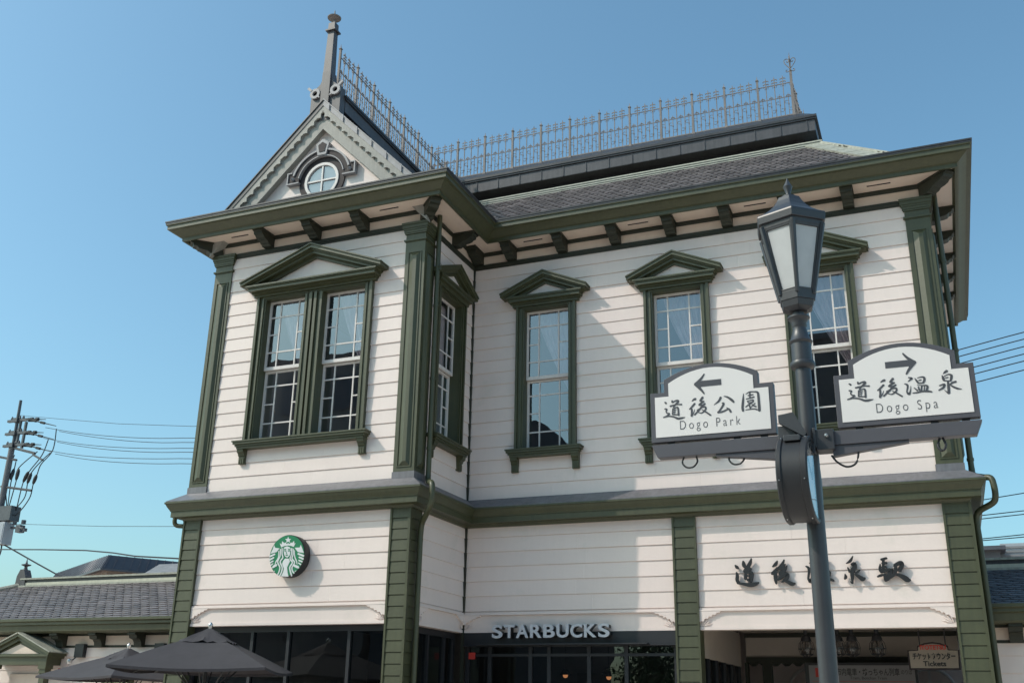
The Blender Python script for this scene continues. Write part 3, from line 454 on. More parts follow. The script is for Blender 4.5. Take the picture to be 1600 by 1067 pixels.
# corner pilasters of the upper storey
def pilaster(x0, x1, yf, depth, faces):
    b = MB(); b.box(x0, x1, yf, yf+depth, 4.815, 8.955)
    panels = []
    if 'f' in faces: panels.append((lambda u, o, z: (u, yf + o, z), x0, x1))
    if 'r' in faces: panels.append((lambda u, o, z: (x1 - o, u, z), yf, yf+depth))
    for fr, a, c in panels:
        b.fr = fr; e = .085; a += e; c -= e; z0, z1 = 4.99, 8.43
        # raised rim of the panel, then a panel with bevelled facets
        for q in ((a-.03, a-.014, z0-.02, z1+.02), (c+.014, c+.03, z0-.02, z1+.02)): b.box(q[0], q[1], -.012, 0, q[2], q[3])
        b.box(a-.014, c+.014, -.012, 0, z1+.006, z1+.02); b.box(a-.014, c+.014, -.012, 0, z0-.02, z0-.006)
        i = .075; A = [(a,-.002,z0),(c,-.002,z0),(c,-.002,z1),(a,-.002,z1)]; B = [(a+i,-.035,z0+i*.8),(c-i*.6,-.035,z0+i*.8),(c-i*.6,-.035,z1-i*.8),(a+i,-.035,z1-i*.8)]
        ia = [b.pt(p) for p in A]; ib = [b.pt(p) for p in B]; b.fidx(ib)
        for k in range(4): j = (k+1) % 4; b.fidx([ia[k], ia[j], ib[j], ib[k]])
        b.fr = None
    p = P("pilaster", b, GREEN)
    c = MB()
    for z0, z1, o in ((8.63,8.642,.012),(8.642,8.668,.026),(8.765,8.79,.018),(8.79,8.83,.028),(8.83,8.86,.038),(8.86,8.915,.05),(8.915,8.954,.062)):
        c.box(x0-o, x1+o, yf-o, yf+depth+o, z0, z1)
    c.build("capital", GREEN, p)
    f = MB(); f.box(x0-.012, x1+.012, yf-.012, yf+depth+.012, 4.80, 4.90); f.build("lead_foot", LEAD, p)
pw, pp = .349, .035
pilaster(XL-pp, XL-pp+pw, -W-pp, pw, 'f'); pilaster(pp-pw, pp, -W-pp, pw, 'fr'); pilaster(XR+pp-pw, XR+pp, -pp, pw, 'fr')
b = MB(); b.box(0.0, .042, -.042, 0.0, 4.74, 8.90); b.box(0.0, .042, -.042, 0.0, 2.0, 4.40); P("corner_trim", b, DGREEN)

# banded pillars of the ground storey
def pillar(x0, x1, yf, y1, side=None):
    b = MB()
    n = 29
    for i in range(n):
        z0 = 4.36 - .155*(i+1); z1 = 4.36 - .155*i
        if z1 < 0: break
        z0 = max(z0, 0)
        prof = [(y1, z0), (yf+.012, z0), (yf+.012, z0+.014), (yf-.006, z0+.016), (yf+.002, z1), (y1, z1)]
        b.yz(prof, x0+.03, x1-.03)
        if side: b.xz([(x1-.031, z0), (x1-.012, z0), (x1-.012, z0+.014), (x1+.006, z0+.016), (x1-.002, z1), (x1-.031, z1)], yf+.04, y1-.03)
    b.box(x0, x0+.03, yf-.016, y1, 0, 4.361); b.box(x1-.03, x1+(.0 if not side else .01), yf-.016, yf+.039 if side else y1, 0, 4.361)
    if side: b.box(x1-.03, x1+.01, y1-.03, y1, 0, 4.361)
    P("pillar", b, GREEN)
pillar(-4.03, -3.69, -W-.05, -W+.30); pillar(-.30, .025, -W-.05, -W+.30, True); pillar(3.39, 3.745, -.05, .2); pillar(7.115, 7.475, -.05, .30, True)

# ------------------------------------------------------------------ upper windows
def chevron(b, hw, ztip, zap, d0, d1, y0, y1, zcut):
    s = (zap-ztip)/hw
    top = lambda x: zap - s*abs(x)
    hx = lambda d: min(hw, (zap - d - zcut)/s)
    a = hx(d0); c = hx(d1)
    poly = [(-a, top(a)-d0), (0, zap-d0), (a, top(a)-d0)]
    low = [(c, max(zcut, top(c)-d1)), (0, zap-d1), (-c, max(zcut, top(c)-d1))]
    if a > c + 1e-6: poly = poly + [(a, max(zcut, top(a)-d1))] + low + [(-a, max(zcut, top(a)-d1))]
    else: poly = poly + low
    b.xz(poly, y0, y1)
def window(loc, rz, cents, cw, tiphw, zap, ped_d=.25, curtain=1):
    b = MB(); oh = .392
    zt, zb = 8.0, 5.575
    edges = []
    for s in (-1, 1):
        q = lambda a, c: (min(s*a, s*c), max(s*a, s*c))
        o = [cents[0], cents[-1]][0 if s < 0 else 1]
        inn = abs(o + s*oh)
        wd = cw - inn
        for f0, f1, yo in ((0, .30, -.085), (.30, .62, -.05), (.62, .82, -.066), (.82, 1.0, -.045)):
            x0, x1 = q(cw - wd*f0, cw - wd*f1)
            b.box(x0, x1, yo, .20, zb, zt + .1 - .1*f0)
    for f0, f1, yo in ((0, .30, -.086), (.30, .62, -.051), (.62, .82, -.067), (.82, 1.0, -.046)):
        b.box(-cw + .001 + (cw-abs(cents[0]-oh))*f0, cw - .001 - (cw-abs(cents[0]-oh))*f0, yo, .20, zt + .1*(1-f1), zt + .1*(1-f0))
    if len(cents) == 2:
        m0, m1 = cents[0]+oh, cents[1]-oh; mc = (m0+m1)/2; hw_ = (m1-m0)/2
        for a0, a1, yo in ((0, .12, -.04), (.12, .42, -.085), (.42, .75, -.05), (.75, 1.0, -.07)):
            for s in (-1, 1):
                x0, x1 = mc+s*a0*hw_, mc+s*a1*hw_
                b.box(min(x0,x1), max(x0,x1), yo, .20, zb, zt+.001)
    b.box(-cw, cw, -.02, .10, zb-.05, zb)
    w = P("window", b, GREEN); w.location = loc; w.rotation_euler = (0, 0, R(rz))
    # pediment
    p = MB(); bw = tiphw - .16; d = ped_d
    p.box(-bw+.03, bw-.03, -.10, .05, 8.045, 8.085); p.box(-bw+.01, bw-.01, -d*.5, .05, 8.085, 8.115); p.box(-bw-.02, bw+.02, -d*.74, .05, 8.115, 8.165)
    p.box(-bw-.035, bw+.035, -d*.82, .05, 8.165, 8.18); p.box(-bw-.055, bw+.055, -d*.86, .05, 8.18, 8.205)
    zt_ = 8.275
    chevron(p, tiphw, zt_, zap, 0, .022, -d, .05, 8.206); chevron(p, tiphw-.01, zt_+.005, zap-.001, .022, .075, -d*.93, .05, 8.206)
    chevron(p, tiphw-.035, zt_+.018, zap, .075, .10, -d*.8, .05, 8.206); chevron(p, tiphw-.06, zt_+.03, zap, .10, .145, -d*.68, .05, 8.206)
    p.mi = 0; chevron(p, tiphw-.09, zt_+.05, zap, .145, .20, -d*.42, .05, 8.206)
    p.build("pediment", GREEN, w)
    t = MB(); s_ = (zap-zt_)/tiphw; hx = (zap-.19-8.206)/s_
    t.xz([(-hx, 8.2065), (hx, 8.2065), (0, zap-.19)], -.065, .04); t.build("tympanum", CREAM, w)
    # sill with two fluted brackets
    s = MB(); sw = cw + .115
    s.box(-sw, sw, -.20, .10, 5.548, 5.570); s.box(-sw+.015, sw-.015, -.185, .09, 5.512, 5.547); s.box(-sw+.04, sw-.04, -.16, .09, 5.48, 5.511); s.box(-sw+.06, sw-.06, -.14, .09, 5.445, 5.479)
    for e in (-1, 1):
        xc = e*(sw - .125)
        s.yz([(0,5.4445),(-.125,5.4445),(-.12,5.40),(-.085,5.375),(-.08,5.35),(-.06,5.335),(-.055,5.215),(0,5.215)], xc-.058, xc+.058)
        for k in (-.036, 0, .036): s.box(xc+k-.011, xc+k+.011, -.07, -.05, 5.225, 5.32)
    s.build("sill", GREEN, w)
    for c in cents:
        m = MB()
        def sash(z0, z1, y, rows, sub, bot):
            f = .035
            m.box(c-oh, c-oh+f, y, y+.04, z0, z1); m.box(c+oh-f, c+oh, y, y+.04, z0, z1)
            m.box(c-oh+f, c+oh-f, y+.001, y+.039, z1-f, z1); m.box(c-oh+f, c+oh-f, y-.006, y+.039, z0, z0+bot)
            for x in (c-.175, c+.175): m.box(x-.011, x+.011, y+.008, y+.03, z0+bot, z1-f)
            for z in rows:
                for a0, a1 in ((c-oh+f, c-.186), (c-.164, c+.164), (c+.186, c+oh-f)): m.box(a0, a1, y+.009, y+.029, z-.011, z+.011)
            for z in sub:
                for a0, a1 in ((c-oh+f, c-.186), (c+.186, c+oh-f)): m.box(a0, a1, y+.009, y+.029, z-.010, z+.010)
        sash(6.79, 8.0, .085, (7.715, 7.10), (7.41,), .055); sash(5.575, 6.789, .135, (6.53, 5.905), (6.225,), .05)
        m.build("sash", WHITE, w)
        pn = MB(); pn.face([(c-.37,.104,6.83),(c+.37,.104,6.83),(c+.37,.104,7.975),(c-.37,.104,7.975)]); pn.face([(c-.37,.154,5.61),(c+.37,.154,5.61),(c+.37,.154,6.76),(c-.37,.154,6.76)])
        pn.build("pane", PANE, w)
        if curtain:
            q = MB(); nu, nz = 36, 14; ids = []
            for iz in range(nz+1):
                t_ = iz/nz; z = 8.05 - 2.45*t_
                xl = c + (-.30 + .62*min(1, t_/.62)**1.3 - (0.10*(t_-.62)/.38 if t_ > .62 else 0))
                ids.append([q.pt((xl + (c+.44-xl)*k/nu, .30 + .022*math.sin(k*1.15 + 1.7*math.sin(t_*2+c)) + .012*math.sin(k*2.3+c*3), z)) for k in range(nu+1)])
            for A, B in zip(ids, ids[1:]):
                for k in range(nu): q.fidx([A[k], A[k+1], B[k+1], B[k]])
            q.build("curtain", CURTAIN, w, smooth=True)
    return w
window((-1.955, -W, 0), 0, (-.555, .555), 1.10, 1.345, 8.79, .30)
for x in SINGLE: window((x, 0, 0), 0, (0,), .527, .775, 8.618, .25)
window((0, -.92, 0), 90, (0,), .52, .74, 8.60, .20)

# dim rooms behind the windows
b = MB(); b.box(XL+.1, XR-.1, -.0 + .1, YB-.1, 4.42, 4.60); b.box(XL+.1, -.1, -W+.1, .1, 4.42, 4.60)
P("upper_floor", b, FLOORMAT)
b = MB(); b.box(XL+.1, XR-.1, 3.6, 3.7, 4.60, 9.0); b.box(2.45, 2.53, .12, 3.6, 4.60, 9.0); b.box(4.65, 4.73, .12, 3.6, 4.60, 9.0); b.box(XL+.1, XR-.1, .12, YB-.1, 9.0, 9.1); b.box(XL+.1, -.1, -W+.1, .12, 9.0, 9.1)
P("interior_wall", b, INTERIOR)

# ------------------------------------------------------------------ roofs
def shingles(name, m, parent, org, U, V, L_, H_, row, tw, keep=lambda u, v: True, tilt=.016):
    org, U, V = Vector(org), Vector(U).normalized(), Vector(V).normalized(); N = U.cross(V).normalized()
    if N.z < 0: N = -N
    b = MB(); n = int(H_/row)+1
    for i in range(n):
        v0 = i*row; k = int(L_/tw)+2
        for j in range(-1, k):
            u0 = (j + (.5 if i % 2 else 0))*tw; uc = u0 + tw/2
            if not (0 <= uc <= L_) or not keep(uc, v0 + row*.5): continue
            g_ = .006; h = tilt*random.uniform(.85, 1.25); dv = random.uniform(-.004, .004)
            up_ = v0 + row*1.12; lo = v0 + dv
            bot = [(u0+g_, lo+row*.30), (u0+tw*.22, lo+row*.06), (uc, lo), (u0+tw*.78, lo+row*.06), (u0+tw-g_, lo+row*.30)]
            pts = [(u0+g_, up_, .004)] + [(u, v, h) for u, v in bot] + [(u0+tw-g_, up_, .004)]
            w3 = lambda p: org + U*p[0] + V*p[1] + N*p[2]
            ids = [b.pt(w3(p)) for p in pts]; b.fidx(ids)
            lows = [b.pt(w3((u, v, 0.0))) for u, v in bot]
            for a in range(4): b.fidx([ids[1+a], lows[a], lows[a+1], ids[2+a]])
    return b.build(name, m, parent)
SL = .95
b = MB()   # main hipped body
x0, x1, y0, y1, i_ = XL-.1, XR+.1, -.1, YB+.1, 1.6
zt = 9.5 + SL*i_
A = [(x0,y0,9.5),(x1,y0,9.5),(x1,y1,9.5),(x0,y1,9.5)]; B = [(x0+i_,y0+i_,zt),(x1-i_,y0+i_,zt),(x1-i_,y1-i_,zt),(x0+i_,y1-i_,zt)]
b.extr(A, B); b.box(x0+.01, x1-.01, y0+.01, y1-.01, 9.43, 9.499)
roof = P("roof", b, SLATE)
vl = math.hypot(1, SL)
shingles("slate_courses", SLATE, roof, (x0, y0, 9.5), (1,0,0), (0,1,SL), x1-x0, i_*vl, .105, .20,
         lambda u, v: (u > v/vl and u < x1-x0-v/vl and 11.5-abs(x0+u+2) < 9.5+SL*v/vl + .12))
shingles("slate_courses", SLATE, roof, (x1, y0, 9.5), (0,1,0), (-1,0,SL), y1-y0, i_*vl, .105, .20, lambda u, v: u > v/vl and u < y1-y0-v/vl)
b = MB()   # copper hip flashing, stepped sheets on both sides of the hip
for k in range(9):
    t0, t1 = k/9*i_, (k+1)/9*i_ + .02
    for s in (0, 1):
        def hp(t, w, h):
            p = (x1 - t - w, y0 + t, 9.5 + SL*t) if s == 0 else (x1 - t, y0 + t + w, 9.5 + SL*t)
            return (p[0], p[1] - (0 if s else h*.7), p[2] + h) if s == 0 else (p[0] + h*.7, p[1], p[2] + h)
        q = [hp(t0, -.0, .034), hp(t1, 0, .030), hp(t1, .30, .030), hp(t0, .30, .034)]; r_ = [hp(t0, 0, 0.0), hp(t1, 0, 0), hp(t1, .30, 0), hp(t0, .30, 0)]
        b.extr(q, r_)
b.tube([(x1, y0, 9.54), (x1-i_, y0+i_, zt+.04)], .035, 8)
b.build("hip_flashing", COPPER, roof)
RC = [(x0+i_, y1-i_), (x0+i_, y0+i_), (x1-i_, y0+i_), (x1-i_, y1-i_)]
b = MB(); b.sweep([(.035, zt-.035), (.035, zt+.03), (.015, zt+.045), (.015, zt+.10), (-.02, zt+.105), (-.45, zt+.12), (-.45, zt-.035)], RC); b.build("roof_moulding", RIDGECREAM, roof)
b = MB(); b.sweep([(.036, zt+.000), (.040, zt+.000), (.040, zt+.014), (.036, zt+.014)], RC); b.sweep([(.016, zt+.06), (.024, zt+.06), (.024, zt+.07), (.016, zt+.07)], RC); b.build("roof_moulding_line", DARKMETAL, roof)
# crown: the overhanging rim that carries the cresting, one L-shaped run
CR = [(-2.3, 4.38), (-2.3, -1.90), (-1.7, -1.90), (-1.7, 1.58), (5.84, 1.58), (5.84, 4.38)]
b = MB(); b.sweep([(0, 11.38), (0, 11.605), (.03, 11.612), (.03, 11.64), (.045, 11.645), (.045, 11.69), (0.0, 11.715), (-.25, 11.93), (-.27, 11.93), (-.27, 11.38)], CR)
crown = P("roof_crown", b, DARKMETAL)
b = MB(); b.sweep([(.0025, 11.39), (.004, 11.602), (.002, 11.603), (.0, 11.39)], CR); 
for k in range(16): b.box(-1.2+k*.46, -1.185+k*.46, 1.565, 1.575, 11.39, 11.60)
b.build("lead_fascia", DARKLEAD, crown)
b = MB(); b.sweep([(-.285, 10.9), (-.285, 11.379), (-.296, 11.379), (-.296, 10.9)], CR); b.sweep([(-.22, 11.30), (-.24, 11.379), (-.284, 11.379), (-.284, 11.30)], CR); b.build("crown_recess", DARKMETAL, crown)
b = MB(); b.face([(x, y, 11.925) for x, y in offset(CR, -.25)]); b.face([(x, y, 11.375) for x, y in offset(CR, -.02)]); b.build("crown_deck", DARKMETAL, crown)
for x in (.45, 3.3, 5.55):
    b = MB(); b.tube([(x + .045*math.cos(a), 1.855, 11.24 + .045*math.sin(a)) for a in [k*math.pi/5 for k in range(11)]], .009, 6); b.box(x-.012, x+.012, 1.84, 1.868, 11.27, 11.32); b.build("ring_bolt", IRON, crown, smooth=True)

# wing roof and gable
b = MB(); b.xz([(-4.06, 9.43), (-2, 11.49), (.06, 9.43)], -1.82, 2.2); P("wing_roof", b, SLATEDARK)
b = MB(); b.xz([(-3.95, 9.43), (-.05, 9.43), (-2, 11.3)], -1.955, -1.80)
gab = P("gable", b, CREAM)
top = lambda x, d: 11.56 - abs(x+2) - d
for s in (-1, 1):
    X = lambda t: -2 + s*t
    E_ = 2.1
    b = MB(); b.xz([(X(0), 11.445), (X(E_), 11.445-E_), (X(E_), 11.30-E_)] + [(X(2.1-i*.075 if i % 2 == 0 else 2.1-(i+1)*.075+.0), 0) for i in range(0)] + [(X(0), 11.30)], -2.075, -1.94)
    b2 = MB(); n = 14; p = .125   # staircase edge of the upper board
    poly = [(X(0), 11.449), (X(E_), 11.449-E_)]
    stair = []
    t = E_; z = 11.449 - E_ - .13
    poly.append((X(t), z))
    while t > .06:
        poly.append((X(t-p*.5), z)) ; poly.append((X(t-p*.5), z + p*.62)); poly.append((X(t-p), z+p)); t -= p; z += p
    poly.append((X(0), poly[-1][1]))
    b2.xz(poly, -2.115, -2.0755)
    b.xz([(X(0), 11.30), (X(E_), 11.30-E_), (X(E_), 11.015-E_), (X(0), 11.015)], -2.066, -1.93)
    b.build("bargeboard", BARGE, gab); b2.build("stepped_trim", BARGE, gab)
    c = MB(); c.xz([(X(0), 11.56), (X(E_), 11.56-E_), (X(E_), 11.45-E_), (X(0), 11.45)], -2.125, -1.85); c.xz([(X(0), 11.585), (X(E_), 11.585-E_), (X(E_), 11.561-E_), (X(0), 11.561)], -2.14, -1.83)
    for k in (range(7) if s > 0 else ()): t = .12 + k*.30; c.xz([(X(t), 11.592-t), (X(t+.02), 11.592-t-.02), (X(t+.02), 11.45-t-.02), (X(t), 11.45-t)], -2.145, -1.84)
    c.build("coping", SILVER if s > 0 else DARKMETAL, gab)
# round window under an arched hood
cx, cz = -1.985, 10.05
def arc_band(b, r0, r1, a0, a1, y0, y1, n=28):
    for k in range(n):
        A0 = R(a0 + (a1-a0)*k/n); A1 = R(a0 + (a1-a0)*(k+1)/n)
        b.xz([(cx+r0*math.cos(A0), cz+r0*math.sin(A0)), (cx+r1*math.cos(A0), cz+r1*math.sin(A0)), (cx+r1*math.cos(A1), cz+r1*math.sin(A1)), (cx+r0*math.cos(A1), cz+r0*math.sin(A1))], y0, y1)
b = MB(); arc_band(b, .325, .445, 0, 360, -1.985, -1.92, 48); rw = P("round_window", b, BROWN)
b = MB(); arc_band(b, .285, .335, 0, 360, -2.0, -1.90, 48); b.box(cx-.014, cx+.014, -1.99, -1.97, cz-.29, cz+.29); b.box(cx-.29, cx-.014, -1.991, -1.971, cz-.014, cz+.014); b.box(cx+.014, cx+.29, -1.991, -1.971, cz-.014, cz+.014); b.build("sash", WHITE, rw)
b = MB(); b.face([(cx+.3*math.cos(R(a)), -1.968, cz+.3*math.sin(R(a))) for a in range(0, 360, 10)]); b.build("pane", PANE, rw)
b = MB(); b.face([(cx+.32*math.cos(R(a)), -1.960, cz+.32*math.sin(R(a))) for a in range(0, 360, 10)]); b.build("pane_backing_disc", POLEBOX, rw)  # added backing disc, its grey stands in for the dim room behind
b = MB(); arc_band(b, .46, .56, 12, 168, -2.03, -1.92); 
for s in (-1, 1): b.xz([(cx+s*.44, cz+.02), (cx+s*.66, cz+.02), (cx+s*.66, cz+.21), (cx+s*.56, cz+.21), (cx+s*.56, cz+.16), (cx+s*.44, cz+.16)], -2.028, -1.92)
b.build("hood_mould", BROWN, rw)
b = MB(); arc_band(b, .552, .585, 16, 164, -2.05, -1.92); arc_band(b, .445, .462, 12, 168, -2.045, -1.92)
for s in (-1, 1):
    x_, X_ = cx+s*.43, cx+s*.675
    for q in ((x_, X_, cz, cz+.022), (X_-s*.022, X_, cz+.023, cz+.205), (X_, X_-s*.1, cz+.206, cz+.228)): b.box(min(q[0],q[1]), max(q[0],q[1]), -2.047, -1.92, q[2], q[3])
    b.lathe([(0.0, -.10), (.028, -.06), (.048, 0)], (cx+s*.565, -1.99, cz+.095), 14, 'y')
b.build("hood_edging", SILVER, rw)
b = MB(); kp = [(-.085,.46),(.085,.46),(.13,.68),(0,.77),(-.13,.68)]
b.xz([(cx+x, cz+z) for x, z in kp], -2.06, -1.92); b.build("keystone", SILVER, rw)
b = MB(); b.xz([(cx+x*.62, cz+.60+(z-.60)*.62) for x, z in kp], -2.068, -2.0605); b.build("keystone_panel", BROWN, rw)

# finial post on the gable
b = MB()
pl = [(-2.30, 11.18), (-1.70, 11.18), (-1.70, 11.80), (-1.78, 11.86), (-1.86, 11.93), (-1.90, 12.02), (-1.92, 12.16), (-2.08, 12.16), (-2.10, 12.02), (-2.14, 11.93), (-2.22, 11.86), (-2.30, 11.80)]
b.xz(pl, -2.075, -1.92)
fp = P("finial_post", b, DARKLEAD)
b = MB(); b.taper(-2, -2.03, 11.40, .085, 12.15, .082); b.taper(-2, -2.03, 12.15, .078, 13.02, .062); b.taper(-2, -2.03, 13.02, .10, 13.05, .10); b.taper(-2, -2.03, 13.05, .068, 13.20, .064); b.taper(-2, -2.03, 13.20, .04, 13.22, .03)
b.build("post_shaft", DARKLEAD, fp)
b = MB(); b.lathe([(.02, 13.22), (.022, 13.29), (.05, 13.30), (.12, 13.325), (.125, 13.34), (.09, 13.355), (.03, 13.37), (.018, 13.40), (.006, 13.50)], (-2, -2.03, 0), 20); b.build("finial", IRON, fp, smooth=True)
for s in (-1, 1):
    b = MB(); c_ = (-2 + s*.205, -2.10, 11.74)
    b.lathe([(.045, .02), (.05, -.018), (.10, -.018), (.105, 0.0), (.10, .02)], (c_[0], c_[1], c_[2]), 22, 'y')
    d = Vector((s*.72, 0, .69)); q = Vector(c_)
    for k0, k1, w in ((.10, .20, .022), (-.15, -.10, .018)):
        n_ = Vector((-d.z, 0, d.x)); a = q + d*k0; e = q + d*k1
        pts = [a+n_*w, a-n_*w, e-n_*w*(1 if k0 > 0 else .2), e+n_*w*(1 if k0 > 0 else .2)] if k0 > 0 else [e+n_*w, e-n_*w, a-n_*w*.2, a+n_*w*.2]
        b.extr([(p.x, -2.125, p.z) for p in pts], [(p.x, -2.076, p.z) for p in pts])
    b.build("ring_ornament", SILVER, fp, smooth=True)

# iron cresting
def cresting(A_, B_, n, first=True, last=True):
    A_, B_ = Vector(A_), Vector(B_); D = (B_-A_); L_ = D.length; D.normalize(); zb = 11.93
    at = lambda s, z: (A_.x + D.x*s, A_.y + D.y*s, z)
    b = MB(); bay = L_/n
    side = Vector((-D.y, D.x, 0))
    def bar(s0, s1, z0, z1, w=.010):
        p = [Vector(at(s0, z0)) + side*w, Vector(at(s1, z0)) + side*w, Vector(at(s1, z0)) - side*w, Vector(at(s0, z0)) - side*w]
        b.extr(p, [q + Vector((0,0,z1-z0)) for q in p])
    bar(0, L_, 12.0, 12.022, .014); bar(0, L_, 12.40, 12.412, .006); bar(0, L_, 12.695, 12.709, .007)
    def cross(s, z, a):
        bar(s-a, s+a, z-.006, z+.008, .006); bar(s-a-.004, s-a+.010, z-.020, z-.005, .006); bar(s+a-.010, s+a+.004, z-.020, z-.005, .006)
    def arc(s, z, r, a0, a1, q=.0055):
        b.tube([at(s + r*math.cos(R(a0+(a1-a0)*k/6)), z + r*math.sin(R(a0+(a1-a0)*k/6))) for k in range(7)], q, 4)
    for i in range(n):
        for k in range(1, 4):
            s = (i + k/4)*bay
            bar(s-.0075, s+.0075, 12.022, 12.86, .0075); bar(s-.004, s+.004, 12.86, 12.885, .004)
            cross(s, 12.82, .05); cross(s, 12.755, .05)
            bar(s-.013, s+.013, 12.655, 12.69, .012); bar(s-.012, s+.012, 12.15, 12.18, .012)
        for k in range(4):
            s = (i + (k+.5)/4)*bay
            bar(s-.006, s+.006, 12.022, 12.47, .006); cross(s, 12.44, .035); bar(s-.003, s+.003, 12.47, 12.49, .003); bar(s-.011, s+.011, 12.24, 12.27, .011)
            arc(s, 12.66, .045, 200, -20); arc(s-.035, 12.30, .033, 20, 300); arc(s+.035, 12.14, .033, 200, 480)
    c = b.build("cresting", IRON, st)
    for i in range(n+1):
        if (i == 0 and not first) or (i == n and not last): continue
        p = MB(); x, y, _ = at(i*bay, 0)
        p.taper(x, y, zb-.02, .05, 11.965, .045); p.taper(x, y, 11.965, .032, 12.03, .026); p.taper(x, y, 12.03, .021, 12.86, .018); p.taper(x, y, 12.86, .027, 12.875, .027); p.taper(x, y, 12.875, .02, 12.90, .008); p.taper(x, y, 12.90, .008, 12.97, .001)
        p.build("cresting_post", IRON, c)
    return c
cresting((-2, -1.74, 0), (-2, 1.95, 0), 6, True, True)
cr = cresting((-2, 1.95, 0), (5.47, 1.95, 0), 12, False, False)
cresting((5.47, 1.95, 0), (5.47, 4.0, 0), 3, False, False)
cresting((-2, 4.0, 0), (5.47, 4.0, 0), 12, True, False)
cresting((-2, 1.95, 0), (-2, 4.0, 0), 3, False, False)
for y in (1.95, 4.0):
    p = MB(); x = 5.47
    p.taper(x, y, 11.91, .055, 11.97, .05); p.taper(x, y, 11.97, .03, 12.05, .026); p.taper(x, y, 12.05, .025, 12.95, .022); p.taper(x, y, 12.95, .016, 13.22, .012); p.taper(x, y, 13.22, .012, 13.36, .001)
    for s in (-1, 1):
        for dx, dy in ((1, 0), (0, 1)):
            pts = [(.0, 12.99), (.05, 13.06), (.095, 13.13), (.10, 13.19), (.065, 13.22), (.03, 13.20), (.02, 13.16), (.045, 13.14), (.06, 13.165)]
            p.tube([(x + s*dx*a, y + s*dy*a, z) for a, z in smoothpts(pts, 3)], .008, 5)
            pts = [(.01, 12.965), (.04, 12.935), (.075, 12.94), (.075, 12.975), (.05, 12.975)]
            p.tube([(x + s*dx*a, y + s*dy*a, z) for a, z in smoothpts(pts, 3)], .008, 5)
    p.tube([(x, y, 13.0), (x, y, 13.17), (x, y, 13.2)], [.01, .022, .012], 8)
    p.build("corner_finial", IRON, st)

# ------------------------------------------------------------------ downpipes
def pipe(pts, r=.04):
    b = MB(); b.tube(smoothpts(pts, 5), r, 10); P("downpipe", b, GREEN, smooth=True)
b = MB(); b.tube([(.115, -1.62, 9.18), (.115, -1.62, 4.88)], .04, 12)
for z in (5.3, 6.4, 7.6): b.lathe([(.047, -.02), (.047, .02)], (.115, -1.62, z), 12); 
b.tube(smoothpts([(.115,-1.62,4.90), (.14,-1.66,4.80), (.24,-1.80,4.74), (.34,-1.94,4.70), (.375,-1.98,4.62), (.375,-1.98,4.45), (.34,-1.95,4.36), (.20,-1.82,4.24), (.11,-1.74,4.15), (.085,-1.72,4.0), (.085,-1.72,3.9)], 4), .042, 12); b.tube([(.085,-1.72,3.92), (.085,-1.72,0)], .04, 12)
P("downpipe", b, GREEN, smooth=True)
b = MB(); b.tube([(XR+.135, .25, 9.18), (XR+.135, .25, 4.86)], .04, 12)
b.tube(smoothpts([(XR+.135,.25,4.88), (XR+.15,.24,4.78), (XR+.26,.18,4.73), (XR+.35,.12,4.70), (XR+.375,.10,4.60), (XR+.375,.10,4.44), (XR+.33,.13,4.36), (XR+.16,.22,4.28), (XR+.11,.25,4.18), (XR+.11,.25,3.9)], 4), .042, 12); b.tube([(XR+.11,.25,3.92), (XR+.11,.25,0)], .042, 12)
for z in (5.0, 6.6, 8.0): b.lathe([(.048, -.02), (.048, .02)], (XR+.135, .25, z), 12)
P("downpipe", b, GREEN, smooth=True)
b = MB(); b.tube(smoothpts([(XL-.24, -W-.02, 4.45), (XL-.24, -W-.02, 4.36), (XL-.20, -W+.0, 4.31), (XL-.06, -W+.05, 4.28), (XL-.06, -W+.05, 4.1)], 4), .035, 10); b.tube([(XL-.06, -W+.05, 4.12), (XL-.06, -W+.05, 0)], .035, 10)
P("downpipe", b, GREEN, smooth=True)

# ------------------------------------------------------------------ ground storey: shopfronts and station passage
b = MB()   # wing shopfront frame
b.box(-3.69, -.31, -W+.10, -W+.18, 2.66, 2.747); b.box(-3.69, -.31, -W+.10, -W+.18, 0, .12)
for x in (-3.66, -2.62, -1.98, -.95, -.33): b.box(x-.025, x+.025, -W+.101, -W+.179, .12, 2.66)
sf = P("shopfront_frame", b, SHOPDARK)
b = MB(); b.face([(-3.66,-W+.14,.12),(-.33,-W+.14,.12),(-.33,-W+.14,2.66),(-3.66,-W+.14,2.66)]); b.build("shop_pane", SHOPGLASS, sf)
b = MB()
b.box(-.18, -.10, -W+.30, -.05, 2.66, 2.747); b.box(-.18, -.10, -W+.30, -.05, 0, .1)
for y in (-1.55, -.95, -.4, -.08): b.box(-.179, -.101, y-.025, y+.025, .1, 2.66)
sf = P("shopfront_frame", b, SHOPDARK)
b = MB(); b.face([(-.14,-1.59,.1),(-.14,-.05,.1),(-.14,-.05,2.66),(-.14,-1.59,2.66)]); b.build("shop_pane", SHOPGLASS, sf)
b = MB()   # main shopfront: dark fascia beam, doors
b.box(.045, 3.39, -.028, .12, 2.565, 2.746); b.box(.045, 3.39, -.06, .12, 2.545, 2.564)
b.box(.30, 3.0, -.17, -.061, 2.555, 2.575)
for x in (.075, .45, 1.12, 1.42, 2.05, 2.62, 3.36): b.box(x-.028, x+.028, .05, .12, 0, 2.545)
b.box(.045, 3.39, .051, .119, 2.40, 2.44)
sf = P("shopfront_frame", b, SHOPDARK)
b = MB(); b.face([(.075,.085,.02),(3.36,.085,.02),(3.36,.085,2.545),(.075,.085,2.545)]); b.build("shop_pane", SHOPGLASS, sf)
b = MB(); b.box(.10, .21, .045, .049, 2.36, 2.46); b.build("red_sticker", RED, sf)
